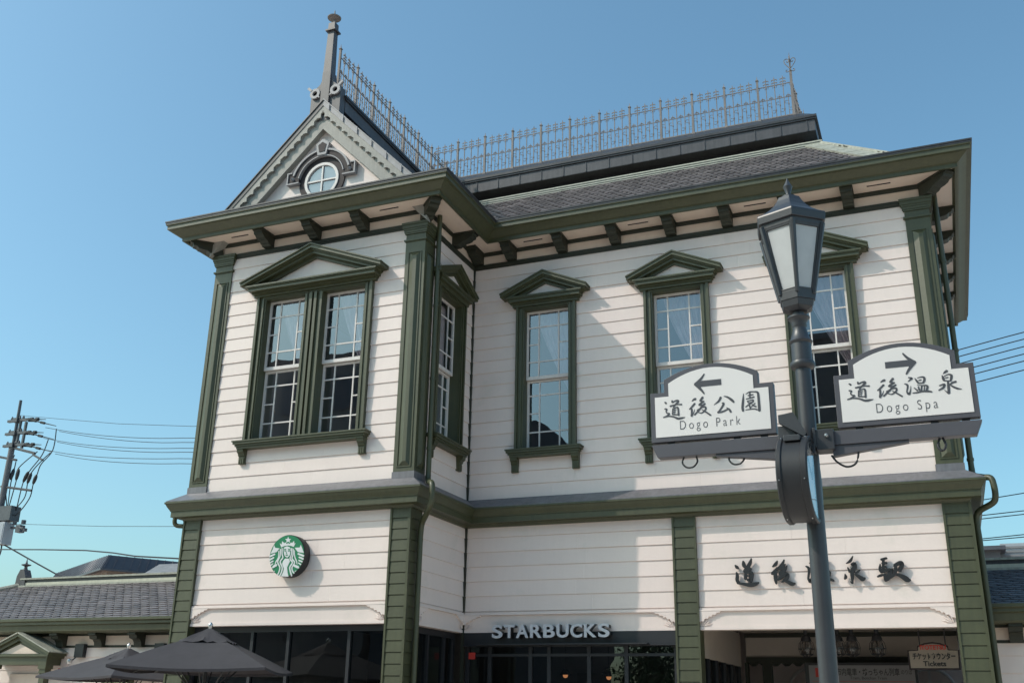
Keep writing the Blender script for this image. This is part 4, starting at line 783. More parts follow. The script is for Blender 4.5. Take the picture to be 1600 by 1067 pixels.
# shop interior
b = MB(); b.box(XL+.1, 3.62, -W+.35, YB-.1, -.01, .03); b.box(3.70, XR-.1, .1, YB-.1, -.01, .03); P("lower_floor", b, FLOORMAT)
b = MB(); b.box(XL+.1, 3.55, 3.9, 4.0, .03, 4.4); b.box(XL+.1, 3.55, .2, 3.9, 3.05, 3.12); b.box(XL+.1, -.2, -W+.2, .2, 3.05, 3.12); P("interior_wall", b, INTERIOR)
b = MB(); b.box(.5, 3.0, 2.3, 2.9, .03, 1.05); P("shop_counter", b, FLOORMAT)
for q in ((.6, 1.5, 1.4, 2.3), (1.7, 2.9, 1.3, 2.1)): b = MB(); b.box(q[0], q[1], 3.75, 3.88, q[2], q[3]); P("shop_shelf", b, FLOORMAT)
for i, (x, y, z) in enumerate([(.85, 2.4, 2.22), (1.62, 2.4, 2.25), (1.75, 2.0, 2.18)]):
    l = thing("pendant_lamp", ["warm lit pendant lamp inside the dark shop, leftmost behind the door glass", "warm lit pendant lamp inside the shop, higher of the two beside the centre door", "warm lit pendant lamp inside the shop, lower of the two beside the centre door"][i], "lamp", (x, y, z), "pendant lamps inside the shop")
    m = MB(); m.lathe([(.02, .10), (.05, .09), (.11, .0), (.105, .0), (.045, .085)], n=14); m.tube([(0,0,.09), (0,0,3.05-z)], .006, 5); m.build("lamp_shade", DARKMETAL, l, smooth=True)
    m = MB(); m.lathe([(.005,-.05),(.035,-.035),(.045,0),(.03,.035),(.005,.05)], n=12); m.build("bulb", WARMLIGHT, l, smooth=True)

# station passage: side screen, ceiling, end beam
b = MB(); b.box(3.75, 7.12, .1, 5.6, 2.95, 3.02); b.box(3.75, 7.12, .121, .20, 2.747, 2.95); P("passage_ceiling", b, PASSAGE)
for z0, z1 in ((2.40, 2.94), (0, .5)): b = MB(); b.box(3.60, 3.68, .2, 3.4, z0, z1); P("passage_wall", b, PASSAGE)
b = MB()
for y in (.25, .85, 1.45, 2.05, 2.65, 3.3): b.box(3.605, 3.675, y-.03, y+.03, .5, 2.40)
b.box(3.606, 3.674, .2, 3.4, 1.7, 1.75)
sc = P("passage_screen", b, SHOPDARK)
b = MB(); b.face([(3.64,.2,.5),(3.64,3.4,.5),(3.64,3.4,2.4),(3.64,.2,2.4)]); b.build("screen_pane", SHOPGLASS, sc)
b = MB(); b.box(3.75, 7.12, 3.45, 3.60, 2.46, 2.56); b.box(3.75, 7.12, 3.44, 3.60, 2.88, 2.949)
for i in range(18): b.xz([(3.78+i*.185, 2.46), (3.95+i*.185, 2.46), (3.90+i*.185, 2.415), (3.83+i*.185, 2.415)], 3.50, 3.53)
b.box(4.02, 4.17, 3.44, 3.59, 0, 2.46); b.box(3.75, 3.80, 3.3, 3.45, 0, 2.46)
P("passage_beam", b, DGREEN)
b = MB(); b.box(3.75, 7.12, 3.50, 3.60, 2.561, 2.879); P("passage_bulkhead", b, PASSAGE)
# inner wall with an arched opening beyond the beam
b = MB()
def archwall(b, x0, x1, cxs, r, zs, ztop, y0, y1):
    xs = [x0] + [c for cc in cxs for c in (cc-r, cc+r)] + [x1]
    for i in range(0, len(xs), 2): b.box(xs[i], xs[i+1], y0, y1, .03, ztop)
    for cc in cxs:
        for k in range(10):
            a0, a1 = math.pi*k/10, math.pi*(k+1)/10
            p0 = (cc+r*math.cos(a0), zs+r*math.sin(a0)); p1 = (cc+r*math.cos(a1), zs+r*math.sin(a1))
            b.xz([p0, (p0[0], ztop), (p1[0], ztop), p1], y0, y1)
        b.box(cc-r, cc+r, y0, y1, .03, .9)
archwall(b, 3.7, 7.3, (4.55, 6.6), .42, 2.05, 2.94, 5.6, 5.7)
P("arched_screen_wall", b, CREAM)
for cc in (4.55, 6.6):
    b = MB()
    for r0 in (.30,): b.tube([(cc+.42*math.cos(R(a)), 5.59, 2.05+.42*math.sin(R(a))) for a in range(0, 181, 15)], .03, 6)
    b.box(cc-.02, cc+.02, 5.62, 5.66, .9, 2.46); b.box(cc-.42, cc+.42, 5.62, 5.66, 2.03, 2.07)
    P("arch_moulding", b, WHITE)

# ------------------------------------------------------------------ round emblem sign
lg = thing("round_emblem_sign", "round green shop emblem with a white crowned figure on the left wing wall", "shop sign", (-1.9425, -W-.12, 3.727))
b = MB(); b.lathe([(.300, .10), (.308, .095), (.308, -.045), (.304, -.052), (.296, -.052)], n=56, axis='y'); b.build("sign_drum", BLACK, lg, smooth=True)
b = MB(); b.lathe([(.02, -.0525), (.299, -.0525), (.299, -.060), (.02, -.060)], n=56, axis='y'); b.build("sign_face", LOGOGREEN, lg, smooth=True)
b = MB(lambda x, y, z: (x + 1.9425, y, z - 3.727))
for i, k in enumerate(("star", "crown", "finl", "finr", "body", "face")): b.xz([tuple(q) for q in GLYPH["emb_"+k][0]], -.0625 - i*.0003, -.0601)
brush(b, [[(x, z, w_*.78) for x, z, w_ in s_] for s_ in GLYPH["emb_white"]], -.0645, .0044, .00008); b.build("emblem", LOGOWHITE, lg)
b = MB(lambda x, y, z: (x + 1.9425, y, z - 3.727)); brush(b, GLYPH["emb_green"], -.0675, .003, .00008); b.build("emblem_features", LOGOGREEN, lg)

# ------------------------------------------------------------------ shop lettering, one solid letter each
sg = thing("shop_name_sign", "raised pale grey capital letters spelling STARBUCKS over the dark shop entrance", "shop sign", (1.49, -.17, 2.575))
word = "STARBUCKS"; wid = {'S': .165, 'T': .165, 'A': .195, 'R': .178, 'B': .178, 'U': .185, 'C': .18, 'K': .185}
tot = sum(wid[c] for c in word) + .028*8; x = -tot/2 * 1.0; k_ = 1.86/tot
for c in word:
    w_ = wid[c]*k_
    o = text("letter", c, .262, (x + w_/2, .0, .175), [LETTERFACE][0], sg, extr=.012, bold=.006, width=w_)
    s_ = o.copy(); s_.data = o.data.copy(); s_.data.materials.clear(); s_.data.materials.append(BLACK); C.objects.link(s_); s_.name = "letter_return"; s_.parent = o
    for v in s_.data.vertices: v.co.x *= .985; v.co.y *= .985; v.co.z = (-.0135 if v.co.z > 0 else -.125)
    s_.location = (0,0,0); s_.rotation_euler = (0,0,0)
    x += w_ + .028*k_

# ------------------------------------------------------------------ station name, five characters
sn = thing("station_name_sign", "five black brush written characters fixed to the cream wall right of the middle pillar", "station sign", (5.45, -.045, 3.5))
for nm in ("st_michi", "st_go", "st_on", "st_sen", "st_eki"):
    b = MB(lambda x, y, z: (x - 5.45, y, z - 3.5)); brush(b, [[(x, z, w*1.5) for x, z, w in s] for s in GLYPH[nm]], -.03, .032); b.build("character", BLACK, sn)
b = MB()
for x, z in ((-.98, -.08), (-.5, .0), (-.02, .0), (.45, .0), (.95, .0)): b.box(x-.012, x+.012, .002, .06, z-.012, z+.012)
b.build("stand_off", BLACK, sn)

# ------------------------------------------------------------------ hanging ticket sign, notice board and cage lamps in the passage
tk = thing("ticket_counter_sign", "dark framed hanging sign reading Tickets under the station lintel by the right pillar", "hanging sign", (6.775, 1.2, 2.5))
out = [(-.34,-.235),(.33,-.235),(.345,.03),(.205,.035),(.20,.085),(.10,.125),(0,.14),(-.11,.125),(-.205,.085),(-.21,.03),(-.345,.025)]
b = MB(); b.xz(out, -.03, .03); b.build("frame", BROWN, tk)
b = MB(); b.xz([(x*.93, -.05+(z+.05)*.88) for x, z in out], -.036, -.0305)
b.build("panel", mat("brown_panel_darkened_for_shade", (.31, .26, .21), .5, .05), tk)  # panel colour darkened to put in the shade it hangs in
text("red_lettering", "IYOTETSU", .085, (0, -.040, .065), RED, tk, .002, .0025, width=.34)
text("lettering", "チケットカウンター", .1, (0, -.040, -.055), BLACK, tk, .002, .003, width=.56)
text("lettering", "Tickets", .095, (0, -.040, -.155), BLACK, tk, .002, .002, width=.30)
b = MB()
for x in (-.17, .17): b.tube([(x, 0, .09), (x, 0, .45)], .010, 6)
b.build("hanger", DARKMETAL, tk)
nb = thing("notice_board", "wide grey timetable board with small lettering at the back of the station passage", "notice board", (5.65, 2.9, 0))
b = MB(); b.box(-.86, .84, -.03, .03, 1.3, 2.44); b.build("frame", SHOPDARK, nb)
b = MB(); b.box(-.80, .80, -.036, -.0305, 1.36, 2.40); b.build("panel", mat("grey_notice_panel", (.24, .235, .24), .5, .03), nb)
text("lettering", "市内電車・坊っちゃん列車", .12, (.10, -.039, 2.30), BLACK, nb, .001, .001, width=.95)
text("lettering", "Tram, Botchan Train", .06, (.10, -.039, 2.205), BLACK, nb, .001, .0, width=.55)
text("lettering", "のりば", .08, (.68, -.039, 2.30), BLACK, nb, .001, .0, width=.16)
text("lettering", "大街道", .07, (-.15, -.039, 2.10), BLACK, nb, .001, .0, width=.2); text("lettering", "松山市駅", .07, (.40, -.039, 2.10), BLACK, nb, .001, .0, width=.26)
b = MB(); b.box(-.76, .78, -.0385, -.0365, 2.155, 2.16); b.build("red_rule", RED, nb)
b = MB(); b.box(-.70, -.62, -.0385, -.0365, 2.22, 2.36); b.build("red_mark", RED, nb)
for x in (-.77, .77): b = MB(); b.box(x-.03, x+.03, -.02, .02, 0, 1.3); b.build("leg", SHOPDARK, nb)
for i, x in enumerate((5.03, 5.48, 5.68, 6.03)):
    lab = ["wire cage lamp hanging from the passage ceiling, leftmost of the four", "wire cage lamp hanging from the passage ceiling just behind the lamp post", "wire cage lamp just right of the lamp post, tilted beside another", "wire cage lamp hanging from the passage ceiling nearest the tickets sign"][i]
    l = thing("cage_lamp", lab, "ceiling lamp", (x, 1.3, 2.50), "cage lamps under the passage ceiling")
    m = MB(); m.lathe([(.02,.45),(.03,.44),(.03,.26),(.055,.25),(.075,.20),(.07,.17),(.03,.17)], n=14); m.build("lamp_holder", SHOPDARK, l, smooth=True)
    m = MB(); m.lathe([(.005,-.03),(.05,-.01),(.075,.05),(.065,.12),(.045,.17)], n=16); m.build("globe", BULBGLASS, l, smooth=True)
    m = MB()
    for k in range(8):
        a = k*math.pi/4; m.tube([(r*math.cos(a), r*math.sin(a), z) for r, z in ((.06,.19),(.10,.14),(.115,.06),(.09,-.02),(.03,-.055))], .005, 4)
    for r, z in ((.115,.06),(.095,-.015),(.075,.18)): m.tube([(r*math.cos(R(a)), r*math.sin(R(a)), z) for a in range(0, 361, 24)], .005, 4)
    m.build("wire_cage", SHOPDARK, l)
b = MB(); b.box(4.9, 6.2, 1.22, 1.38, 2.86, 2.949); P("lamp_rail", b, SHOPDARK)

# ================================================================== street lamp with finger boards and clock
LX, LY = 6.385, -9.0
lean = math.atan2(-.005, 2.0)
lp = thing("street_lamp", "dark grey street lamp with a tapered six sided frosted lantern in front of the station", "street lamp", (LX, LY, 0))
b = MB(); b.lathe([(.12, 0), (.12, .35), (.10, .40), (.075, .45), (.062, .6), (.0525, .7), (.0515, 2.0), (.049, 3.3), (.0455, 3.54), (.058, 3.545), (.070, 3.555), (.0745, 3.57), (.070, 3.585), (.060, 3.592), (.059, 3.70), (.066, 3.705), (.070, 3.715), (.066, 3.722), (.058, 3.73), (.048, 3.765), (.040, 3.80), (.042, 3.807), (.046, 3.815), (.045, 3.83), (.056, 3.855), (.066, 3.865), (.066, 3.873), (.058, 3.876), (.035, 3.882), (.034, 3.915), (.05, 3.918)], n=28)
b.build("pole", LAMPPAINT, lp, smooth=True)
# lantern: six-sided, tapering down
A0 = R(-90 + 9)
hexr = lambda r, z, k: (r*math.cos(A0 + k*math.pi/3), r*math.sin(A0 + k*math.pi/3), z)
def hexring(b, r0, z0, r1, z1, t=.016):
    for k in range(6):
        a, c = hexr(r0, z0, k), hexr(r0, z0, k+1); d, e = hexr(r1, z1, k), hexr(r1, z1, k+1)
        a2, c2, d2, e2 = hexr(r0-t, z0, k), hexr(r0-t, z0, k+1), hexr(r1-t, z1, k), hexr(r1-t, z1, k+1)
        b.extr([a, c, e, d], [a2, c2, e2, d2])
b = MB()
hexring(b, .098, 3.925, .108, 3.965, .06); hexring(b, .060, 3.905, .098, 3.9245, .05)
hexring(b, .112, 3.966, .117, 4.02, .02)
for k in range(6):   # posts
    p0, p1 = Vector(hexr(.1125, 4.0, k)), Vector(hexr(.208, 4.44, k))
    b.tube([p0, p1], [.014, .017], 6)
hexring(b, .208, 4.425, .214, 4.47, .022)
for k in range(6):   # inner glazing bars
    def q(u, h, o): 
        lo, hi = Vector(hexr(.112 + o, 4.015, k)).lerp(Vector(hexr(.112 + o, 4.015, k+1)), u), Vector(hexr(.205 + o, 4.43, k)).lerp(Vector(hexr(.205 + o, 4.43, k+1)), u)
        return lo.lerp(hi, h)
    for u0, u1, h0, h1 in ((.06,.115,0,1),(.885,.94,0,1),(.115,.885,0,.045),(.115,.885,.955,1)):
        b.extr([q(u0,h0,.002), q(u1,h0,.002), q(u1,h1,.002), q(u0,h1,.002)], [q(u0,h0,-.012), q(u1,h0,-.012), q(u1,h1,-.012), q(u0,h1,-.012)])
lan = b.build("lantern", LAMPPAINT, lp, bevel=.002)
for k in range(6):
    b = MB(); b.extr([q_ for q_ in (Vector(hexr(.104, 4.02, k)), Vector(hexr(.104, 4.02, k+1)), Vector(hexr(.197, 4.43, k+1)), Vector(hexr(.197, 4.43, k)))], [Vector(hexr(.101, 4.02, k)), Vector(hexr(.101, 4.02, k+1)), Vector(hexr(.194, 4.43, k+1)), Vector(hexr(.194, 4.43, k))])
    b.build("lantern_pane", FROST, lan)
b = MB(); b.lathe([(.03, 4.0), (.045, 4.02), (.055, 4.12), (.062, 4.24), (.055, 4.32), (.03, 4.36)], n=20); b.build("opal_diffuser", DIFFUSER, lan, smooth=True)
b = MB()   # roof: concave hexagonal cap with a brim
prof = [(.205, 4.456), (.228, 4.456), (.234, 4.500), (.232, 4.512), (.19, 4.535), (.15, 4.565), (.115, 4.60), (.088, 4.64), (.072, 4.672), (.03, 4.676)]
rings = [[b.pt(hexr(r, z, k)) for k in range(6)] for r, z in prof]
for A_, B_ in zip(rings, rings[1:]):
    for k in range(6): j = (k+1) % 6; b.fidx([A_[k], A_[j], B_[j], B_[k]])
b.fidx(rings[0][::-1]); b.fidx(rings[-1]); b.build("lantern_roof", LAMPPAINT, lan, bevel=.003)
b = MB(); b.lathe([(.045, 4.676), (.045, 4.688), (.03, 4.695), (.017, 4.70), (.014, 4.712), (.027, 4.752), (.029, 4.76), (.021, 4.775), (.009, 4.80), (.002, 4.822)], n=20); b.build("finial", LAMPPAINT, lan, smooth=True)
# arms and brackets
for s in (-1, 1):
    b = MB()
    x0, x1 = (-.925, -.15) if s < 0 else (.14, .925)
    b.xz([(x0, 3.065 if s > 0 else 3.145), (x0 + (.0 if s > 0 else .035), 3.065), (x1 - (.035 if s > 0 else 0), 3.065), (x1, 3.145), (x0, 3.145)], -.035, .035)
    b.xz([(s*.13, 3.0), (s*.13, 3.064), (s*.54, 3.064), (s*.54, 3.052)], -.025, .025)
    a = b.build("sign_arm", FRAMEPAINT, lp, bevel=.003)
    b = MB(); b.box(min(s*.045, s*.145), max(s*.045, s*.145), -.06, .06, 3.035, 3.155); b.box(min(s*.03, s*.047), max(s*.03, s*.047), -.07, .07, 3.05, 3.165); b.build("arm_clamp", LAMPPAINT, a, bevel=.003)
    b = MB(); b.lathe([(.0125, 0), (.0125, -.010), (.008, -.016), (.002, -.017)], (s*.105, -.0605, 3.115), 10, 'y'); b.build("bolt", STEEL, a, smooth=True)
for s, x in ((-1, -.70), (-1, -.42)):
    b = MB(); b.tube(smoothpts([(x-.035, 0, 3.066), (x-.045, -.005, 3.03), (x-.02, -.01, 3.0), (x+.02, -.01, 3.0), (x+.045, -.005, 3.03), (x+.04, 0, 3.064)], 5), .0055, 7); b.build("cable_loop", RUBBER, lp, smooth=True)
b = MB(); b.tube(smoothpts([(.12, -.01, 3.01), (.15, -.02, 2.965), (.20, -.025, 2.935), (.25, -.02, 2.955), (.27, -.01, 3.03)], 5), .006, 7); b.build("cable_loop", RUBBER, lp, smooth=True)
b = MB(); b.tube(smoothpts([(.70, 0, 3.066), (.685, -.01, 3.02), (.705, -.015, 2.99), (.725, -.01, 3.02), (.715, 0, 3.066)], 5), .007, 7)
b.build("cable_loop", RUBBER, lp, smooth=True)

def sign_board(name, label, cx_, s, glyphs, latin, lx, lw, arrow):
    """shield shaped finger board standing on its arm; cx_ is its centre on the lamp's arm"""
    t = thing(name, label, "direction sign", (LX + cx_, LY, 3.15))
    def outline(i):
        h, sh, st_ = .375 - i, .325 - i, .288 - i
        pts = [(-h, .012 + i), (h, .012 + i), (h, sh), (st_, sh)]
        n = 14
        arcp = [(st_*math.cos(math.pi*k/n), .405 - i + (.075)*math.sin(math.pi*k/n)) for k in range(n+1)]
        # flatter arch
        arcp = [(st_*(1-2*k/n), .405 - i*.9 + .078*(1-(1-2*k/n)**2)) for k in range(n+1)]
        return pts + arcp + [(-st_, sh), (-h, sh)]
    b = MB(); b.xz(outline(0), -.03, .03); b.build("frame", FRAMEPAINT, t, bevel=.002)
    b = MB(); b.xz(outline(.029), -.0335, .0335); b.build("panel", SIGNWHITE, t)
    for gk in glyphs:
        m = MB(lambda x, y, z: (x - LX - cx_, y, z - 3.15)); brush(m, [[(x, z, w*1.12) for x, z, w in s_] for s_ in GLYPH[gk]], -.0352, .0015, .00004); m.build("character", SIGNINK, t)
    text("lettering", latin, .066, (lx, -.0342, .098), SIGNINK, t, .0006, -.0008, space=1.45, width=lw, tall=1.22)
    m = MB(); ax = arrow; d = -1 if s < 0 else 1
    q = lambda x, z: (ax + d*x, .355 + z)
    m.xz([q(-.085, -.018), q(.045, -.018), q(.045, .020), q(-.085, .020)], -.0350, -.0336)
    brush(m, [[(*q(.016, .062), .008), (*q(.040, .030), .015), (*q(.078, .002), .012)], [(*q(.022, -.064), .008), (*q(.042, -.034), .015), (*q(.078, .002), .012)]], -.0354, .0018, .0002)
    m.xz([q(.040, -.028), q(.080, .001), q(.040, .030)], -.0352, -.0336)
    m.build("arrow", SIGNINK, t)
    for x in (-.26, .14, .30): m = MB(); m.box(x-.02, x+.02, -.015, .015, -.0045, .0118); m.build("foot", RUBBER, t)
    return t
sign_board("direction_sign", "white sign reading Dogo Park with an arrow pointing left, on the left lamp arm", -.55, -1, ("park_michi", "park_go", "park_ko", "park_en"), "Dogo Park", -.012, .365, -.016)
sign_board("direction_sign", "white sign reading Dogo Spa with an arrow pointing right, on the right lamp arm", .545, 1, ("spa_michi", "spa_go", "spa_on", "spa_sen"), "Dogo Spa", .005, .325, .0)

ck = thing("pole_clock", "dark round street clock on the lamp post, its face turned away to the right", "clock", (LX - .055, LY - .12, 2.855), rotz=R(-3))
b = MB(); b.lathe([(.21, -.085), (.238, -.085), (.245, -.078), (.245, -.06), (.236, -.052), (.236, .045), (.245, .05), (.245, .078), (.238, .085), (.222, .085), (.222, .075), (.21, .06)], n=48, axis='x'); b.build("clock_case", CLOCKPAINT, ck, smooth=True)
b = MB(); b.lathe([(.005, .062), (.215, .062), (.215, .066), (.005, .066)], n=40, axis='x'); b.build("clock_face", SIGNWHITE, ck, smooth=True)
b = MB()
for k in range(12):
    a = k*math.pi/6; p = Vector((.0675, .18*math.cos(a), .18*math.sin(a))); e = Vector((.0675, .205*math.cos(a), .205*math.sin(a))); b.tube([p, e], .006, 4)
b.tube([(.069, 0, 0), (.069, .07, .09)], .006, 4); b.tube([(.071, 0, 0), (.071, -.12, .12)], .004, 4); b.build("clock_hands", BLACK, ck)
b = MB(); b.face([(.082, .22*math.cos(k*math.pi/18), .22*math.sin(k*math.pi/18)) for k in range(36)]); b.build("clock_glass", CLOCKGLASS, ck)
for q in ((-.10, -.0, -.01, .05, .235, .32), (-.03, .09, .05, .16, .16, .22)): b = MB(); b.box(*q); b.build("clock_bracket", LAMPPAINT, ck, bevel=.003)
b = MB(); b.box(-.045, .045, -.16, -.10, .192, .225); b.build("cover_plate", LAMPPAINT, ck, bevel=.003)
b = MB(); b.xz([(-.085, .375), (-.0, .385), (.065, .255), (.05, .24), (-.085, .33)], -.05, .0); b.build("clock_hood", LAMPPAINT, ck)
b = MB()
for a in (55, 115, 190, 250, 320):
    for x in (-.069, .066): b.lathe([(.001, -.004), (.006, 0), (.001, .004)], (x, .2455*math.cos(R(a)) , .2455*math.sin(R(a))), 8, 'x')
b.build("screw", STEEL, ck)

# ================================================================== single storey annexes either side
def annex(name, label, xa, xb, hip_far, slate, dy=0.0, dz=0.0, zr=4.03):
    """xa: end against the station, xb: far end; eave line y=.5, ridge y=2.7"""
    t = thing(name, label, "annex", ((xa+xb)/2, 2.7+dy, dz)); ox, oy = (xa+xb)/2, 2.7
    s = 1 if xb > xa else -1
    F = lambda x, y, z: (x - ox, y - oy, z)
    lo, hi = min(xa, xb), max(xa, xb)
    far = xb - s*2.2
    ye, yr, yb = .5, 2.7, 4.9; ze = 3.13
    fr = lambda u, o, z: F(u, .95 + o, z)
    b = MB(); boards(b, fr, lo + (.5 if s < 0 else 0), hi - (.5 if s > 0 else 0), [.0 + .226*i for i in range(13)]); b.build("wall", CREAM, t)
    b = MB(F); b.box(lo+.5, hi-.5, 1.05, 4.4, 0, 2.9); b.build("core", INTERIOR, t)
    b = MB(F)   # roof solid
    A = [(xa,ye+.06,ze),(xb-s*.06,ye+.06,ze),(xb-s*.06,yb,ze),(xa,yb,ze)]; B = [(xa,yr-.05,zr),(far,yr-.05,zr),(far,yr+.05,zr),(xa,yr+.05,zr)]
    b.extr(A, B); rf = b.build("roof", slate, t)
    vl = math.hypot(yr-ye-.11, zr-ze); ul = abs(xb-xa)
    U = (1,0,0); o = F(lo, ye+.06, ze)
    kp = (lambda u, v: u > v*.93 ) if s < 0 else (lambda u, v: u < ul - v*.93)
    shingles("slate_courses", slate, rf, o, U, (0, yr-ye-.11, zr-ze), ul, vl*.955, .118, .205, kp)
    b = MB(F)   # ridge mouldings
    e0, e1 = min(xa, far), max(xa, far)
    b.box(e0, e1, yr-.12, yr+.12, zr-.06, zr+.015); b.build("ridge_base", COPPER, rf)
    b = MB(F); b.box(e0, e1, yr-.07, yr+.07, zr+.015, zr+.075); b.build("ridge_board", RIDGECREAM, rf)
    b = MB(F); b.box(e0, e1, yr-.06, yr+.06, zr+.075, zr+.135); b.build("ridge_neck", DARKMETAL, rf)
    b = MB(F); b.box(e0, e1, yr-.10, yr+.10, zr+.135, zr+.17); b.build("ridge_cap", COPPER, rf)
    b = MB(F)
    for s_ in (-1, 1): b.extr([(e0, yr+s_*.11, zr-.035), (e1, yr+s_*.11, zr-.035), (e1, yr+s_*.33, zr-.135), (e0, yr+s_*.33, zr-.135)], [(e0, yr+s_*.11, zr-.02), (e1, yr+s_*.11, zr-.02), (e1, yr+s_*.33, zr-.12), (e0, yr+s_*.33, zr-.12)])
    b.build("ridge_flashing", LEAD, rf)
    b = MB(F)
    for y0 in (ye+.06, yb): b.tube([(xb-s*.06, y0, ze+.03), (far, yr, zr+.04)], .06, 8)
    b.build("hip_flashing", COPPER, rf)
    # finial block at the far end of the ridge
    b = MB(F); x = far
    b.xz([(x-.14, zr-.02), (x+.14*1.0, zr-.02), (x+.12, zr+.22), (x+.08, zr+.30), (x+.05, zr+.36), (x-.05, zr+.36), (x-.08, zr+.30), (x-.12, zr+.22)], yr-.09, yr+.09)
    b.lathe([(.05, zr+.36), (.03, zr+.41), (.035, zr+.43), (.10, zr+.455), (.10, zr+.47), (.03, zr+.485), (.015, zr+.53), (.004, zr+.60)], (x, yr, 0), 14)
    b.build("ridge_finial", DARKLEAD, rf)
    # eave cornice
    b = MB(F); cor = [(.62,2.90),(.58,2.93),(.57,3.02),(.53,3.04),(.53,3.08),(.49,3.10),(.49,3.145),(1.0,3.145),(1.0,2.90)]
    b.yz(cor, lo, hi); b.build("cornice", GREEN, t)
    b = MB(F); b.yz([(.93, 2.66), (1.0, 2.66), (1.0, 2.70), (.93, 2.70)], lo, hi); b.yz([(.92, 2.865), (1.0, 2.865), (1.0, 2.899), (.92, 2.899)], lo, hi); b.build("frieze_moulding", DGREEN, t)
    b = MB(F); b.yz([(.935, 2.701), (1.0, 2.701), (1.0, 2.864), (.935, 2.864)], lo, hi); b.build("frieze", SOFFIT, t)
    b0 = None; x = xa + s*.42
    while abs(x - xa) < abs(xb - xa) - .6:
        if b0 is None:
            b = MB(); b.yz([(0,2.899),(-.28,2.899),(-.28,2.86),(-.24,2.85),(-.22,2.80),(-.14,2.785),(-.10,2.74),(-.08,2.665),(0,2.665)], -.085, .085); b0 = b.build("bracket", DGREEN, t); b0.location = F(x, .93, 0)
        else: dup(b0, t, F(x, .93, 0))
        x += s*.90
    return t, F
la, F = annex("station_annex", "low slate roofed annex with a small gabled porch left of the two storey wing", XL-.002, -13.4, True, SLATE, -1.0, -.09)
# porch with a pediment, window hood, door and lights on the left annex
PY = 1.0   # the left annex stands one metre forward of its drawing
b = MB(F); pc = -8.70
def gable_slab(b, hw, zt, za, th, y0, y1):
    b.xz([(pc-hw, zt), (pc, za), (pc+hw, zt), (pc+hw, zt-th), (pc, za-th), (pc-hw, zt-th)], y0, y1)
gable_slab(b, .80, 2.56, 2.89, .05, .50, .95); gable_slab(b, .74, 2.535, 2.84, .07, .55, .94)
b.box(pc-.76, pc+.76, .53, .93, 2.49, 2.53); b.box(pc-.70, pc+.70, .58, .92, 2.35, 2.489)
b.xz([(pc-.6, 2.531), (pc+.6, 2.531), (pc, 2.75)], .60, .67)
po = b.build("porch", GREEN, la)
for s in (-1, 1):
    b = MB(F)
    for k in range(6):
        y = .48 + k*.085
        pts = [(pc+s*.005, 2.915), (pc+s*.83, 2.575), (pc+s*.83, 2.555), (pc+s*.005, 2.893)]
        b.xz(pts if s > 0 else pts[::-1], y, y+.075)
    b.build("porch_roof", COPPER, po)
b = MB(F); b.xz([(pc-.48, 2.54), (pc+.48, 2.54), (pc, 2.71)], .595, .5995); b.build("tympanum", SOFFIT, po)
for x in (pc-.62, pc+.62):
    b = MB(F); b.box(x-.06, x+.06, .60, .72, .09, 2.21); b.box(x-.075, x+.075, .585, .735, 2.21, 2.24); b.box(x-.09, x+.09, .57, .75, 2.28, 2.349); b.box(x-.07, x+.07, .59, .73, 2.24, 2.28); b.box(x-.03, x+.03, .588, .60, .4, 2.0); b.build("column", GREEN, po)
b = MB(F); b.box(pc-.45, pc+.45, .89, .93, .1, 2.2); b.build("door", SOFFIT, la)
b = MB(F); b.box(pc+.74, pc+.81, .84, .93, 2.20, 2.30); b.build("alarm_lamp", RED, po)
x = -6.62
b = MB(F); b.box(x-.42, x+.42, .80, .95, 2.40, 2.44); b.box(x-.38, x+.38, .84, .95, 2.35, 2.399); b.box(x-.35, x+.35, .90, .95, 1.0, 2.349); wn_ = b.build("window", GREEN, la)
b = MB(F); b.face([(x-.27, .895, 1.1), (x+.27, .895, 1.1), (x+.27, .895, 2.2), (x-.27, .895, 2.2)]); b.build("pane", PANE, wn_)
for i, x in enumerate((-7.55, -5.75)):
    l = thing("spotlight", ["small silver and black spotlight on the annex wall beside the porch", "small silver and black spotlight on the annex wall above the parasols"][i], "spotlight", (x, -.06, 2.50), "spotlights under the annex eave")
    m = MB(); m.box(-.10, .10, -.09, 0, -.10, .13); m.tube([(-.06, -.05, -.08), (-.10, -.12, -.16)], .012, 6); m.build("housing", SHOPDARK, l)
    m = MB(); m.lathe([(.005, -.06), (.04, -.045), (.055, .0), (.045, .03), (.01, .05)], (-.12, -.15, -.17), 12, 'z'); m.build("lamp_head", STEEL, l, smooth=True)
ra, F2 = annex("station_annex", "low slate roofed annex in shadow at the right edge behind the station", XR+.002, 19.0, True, SLATEDARK, 0.0, -.06, 3.86)

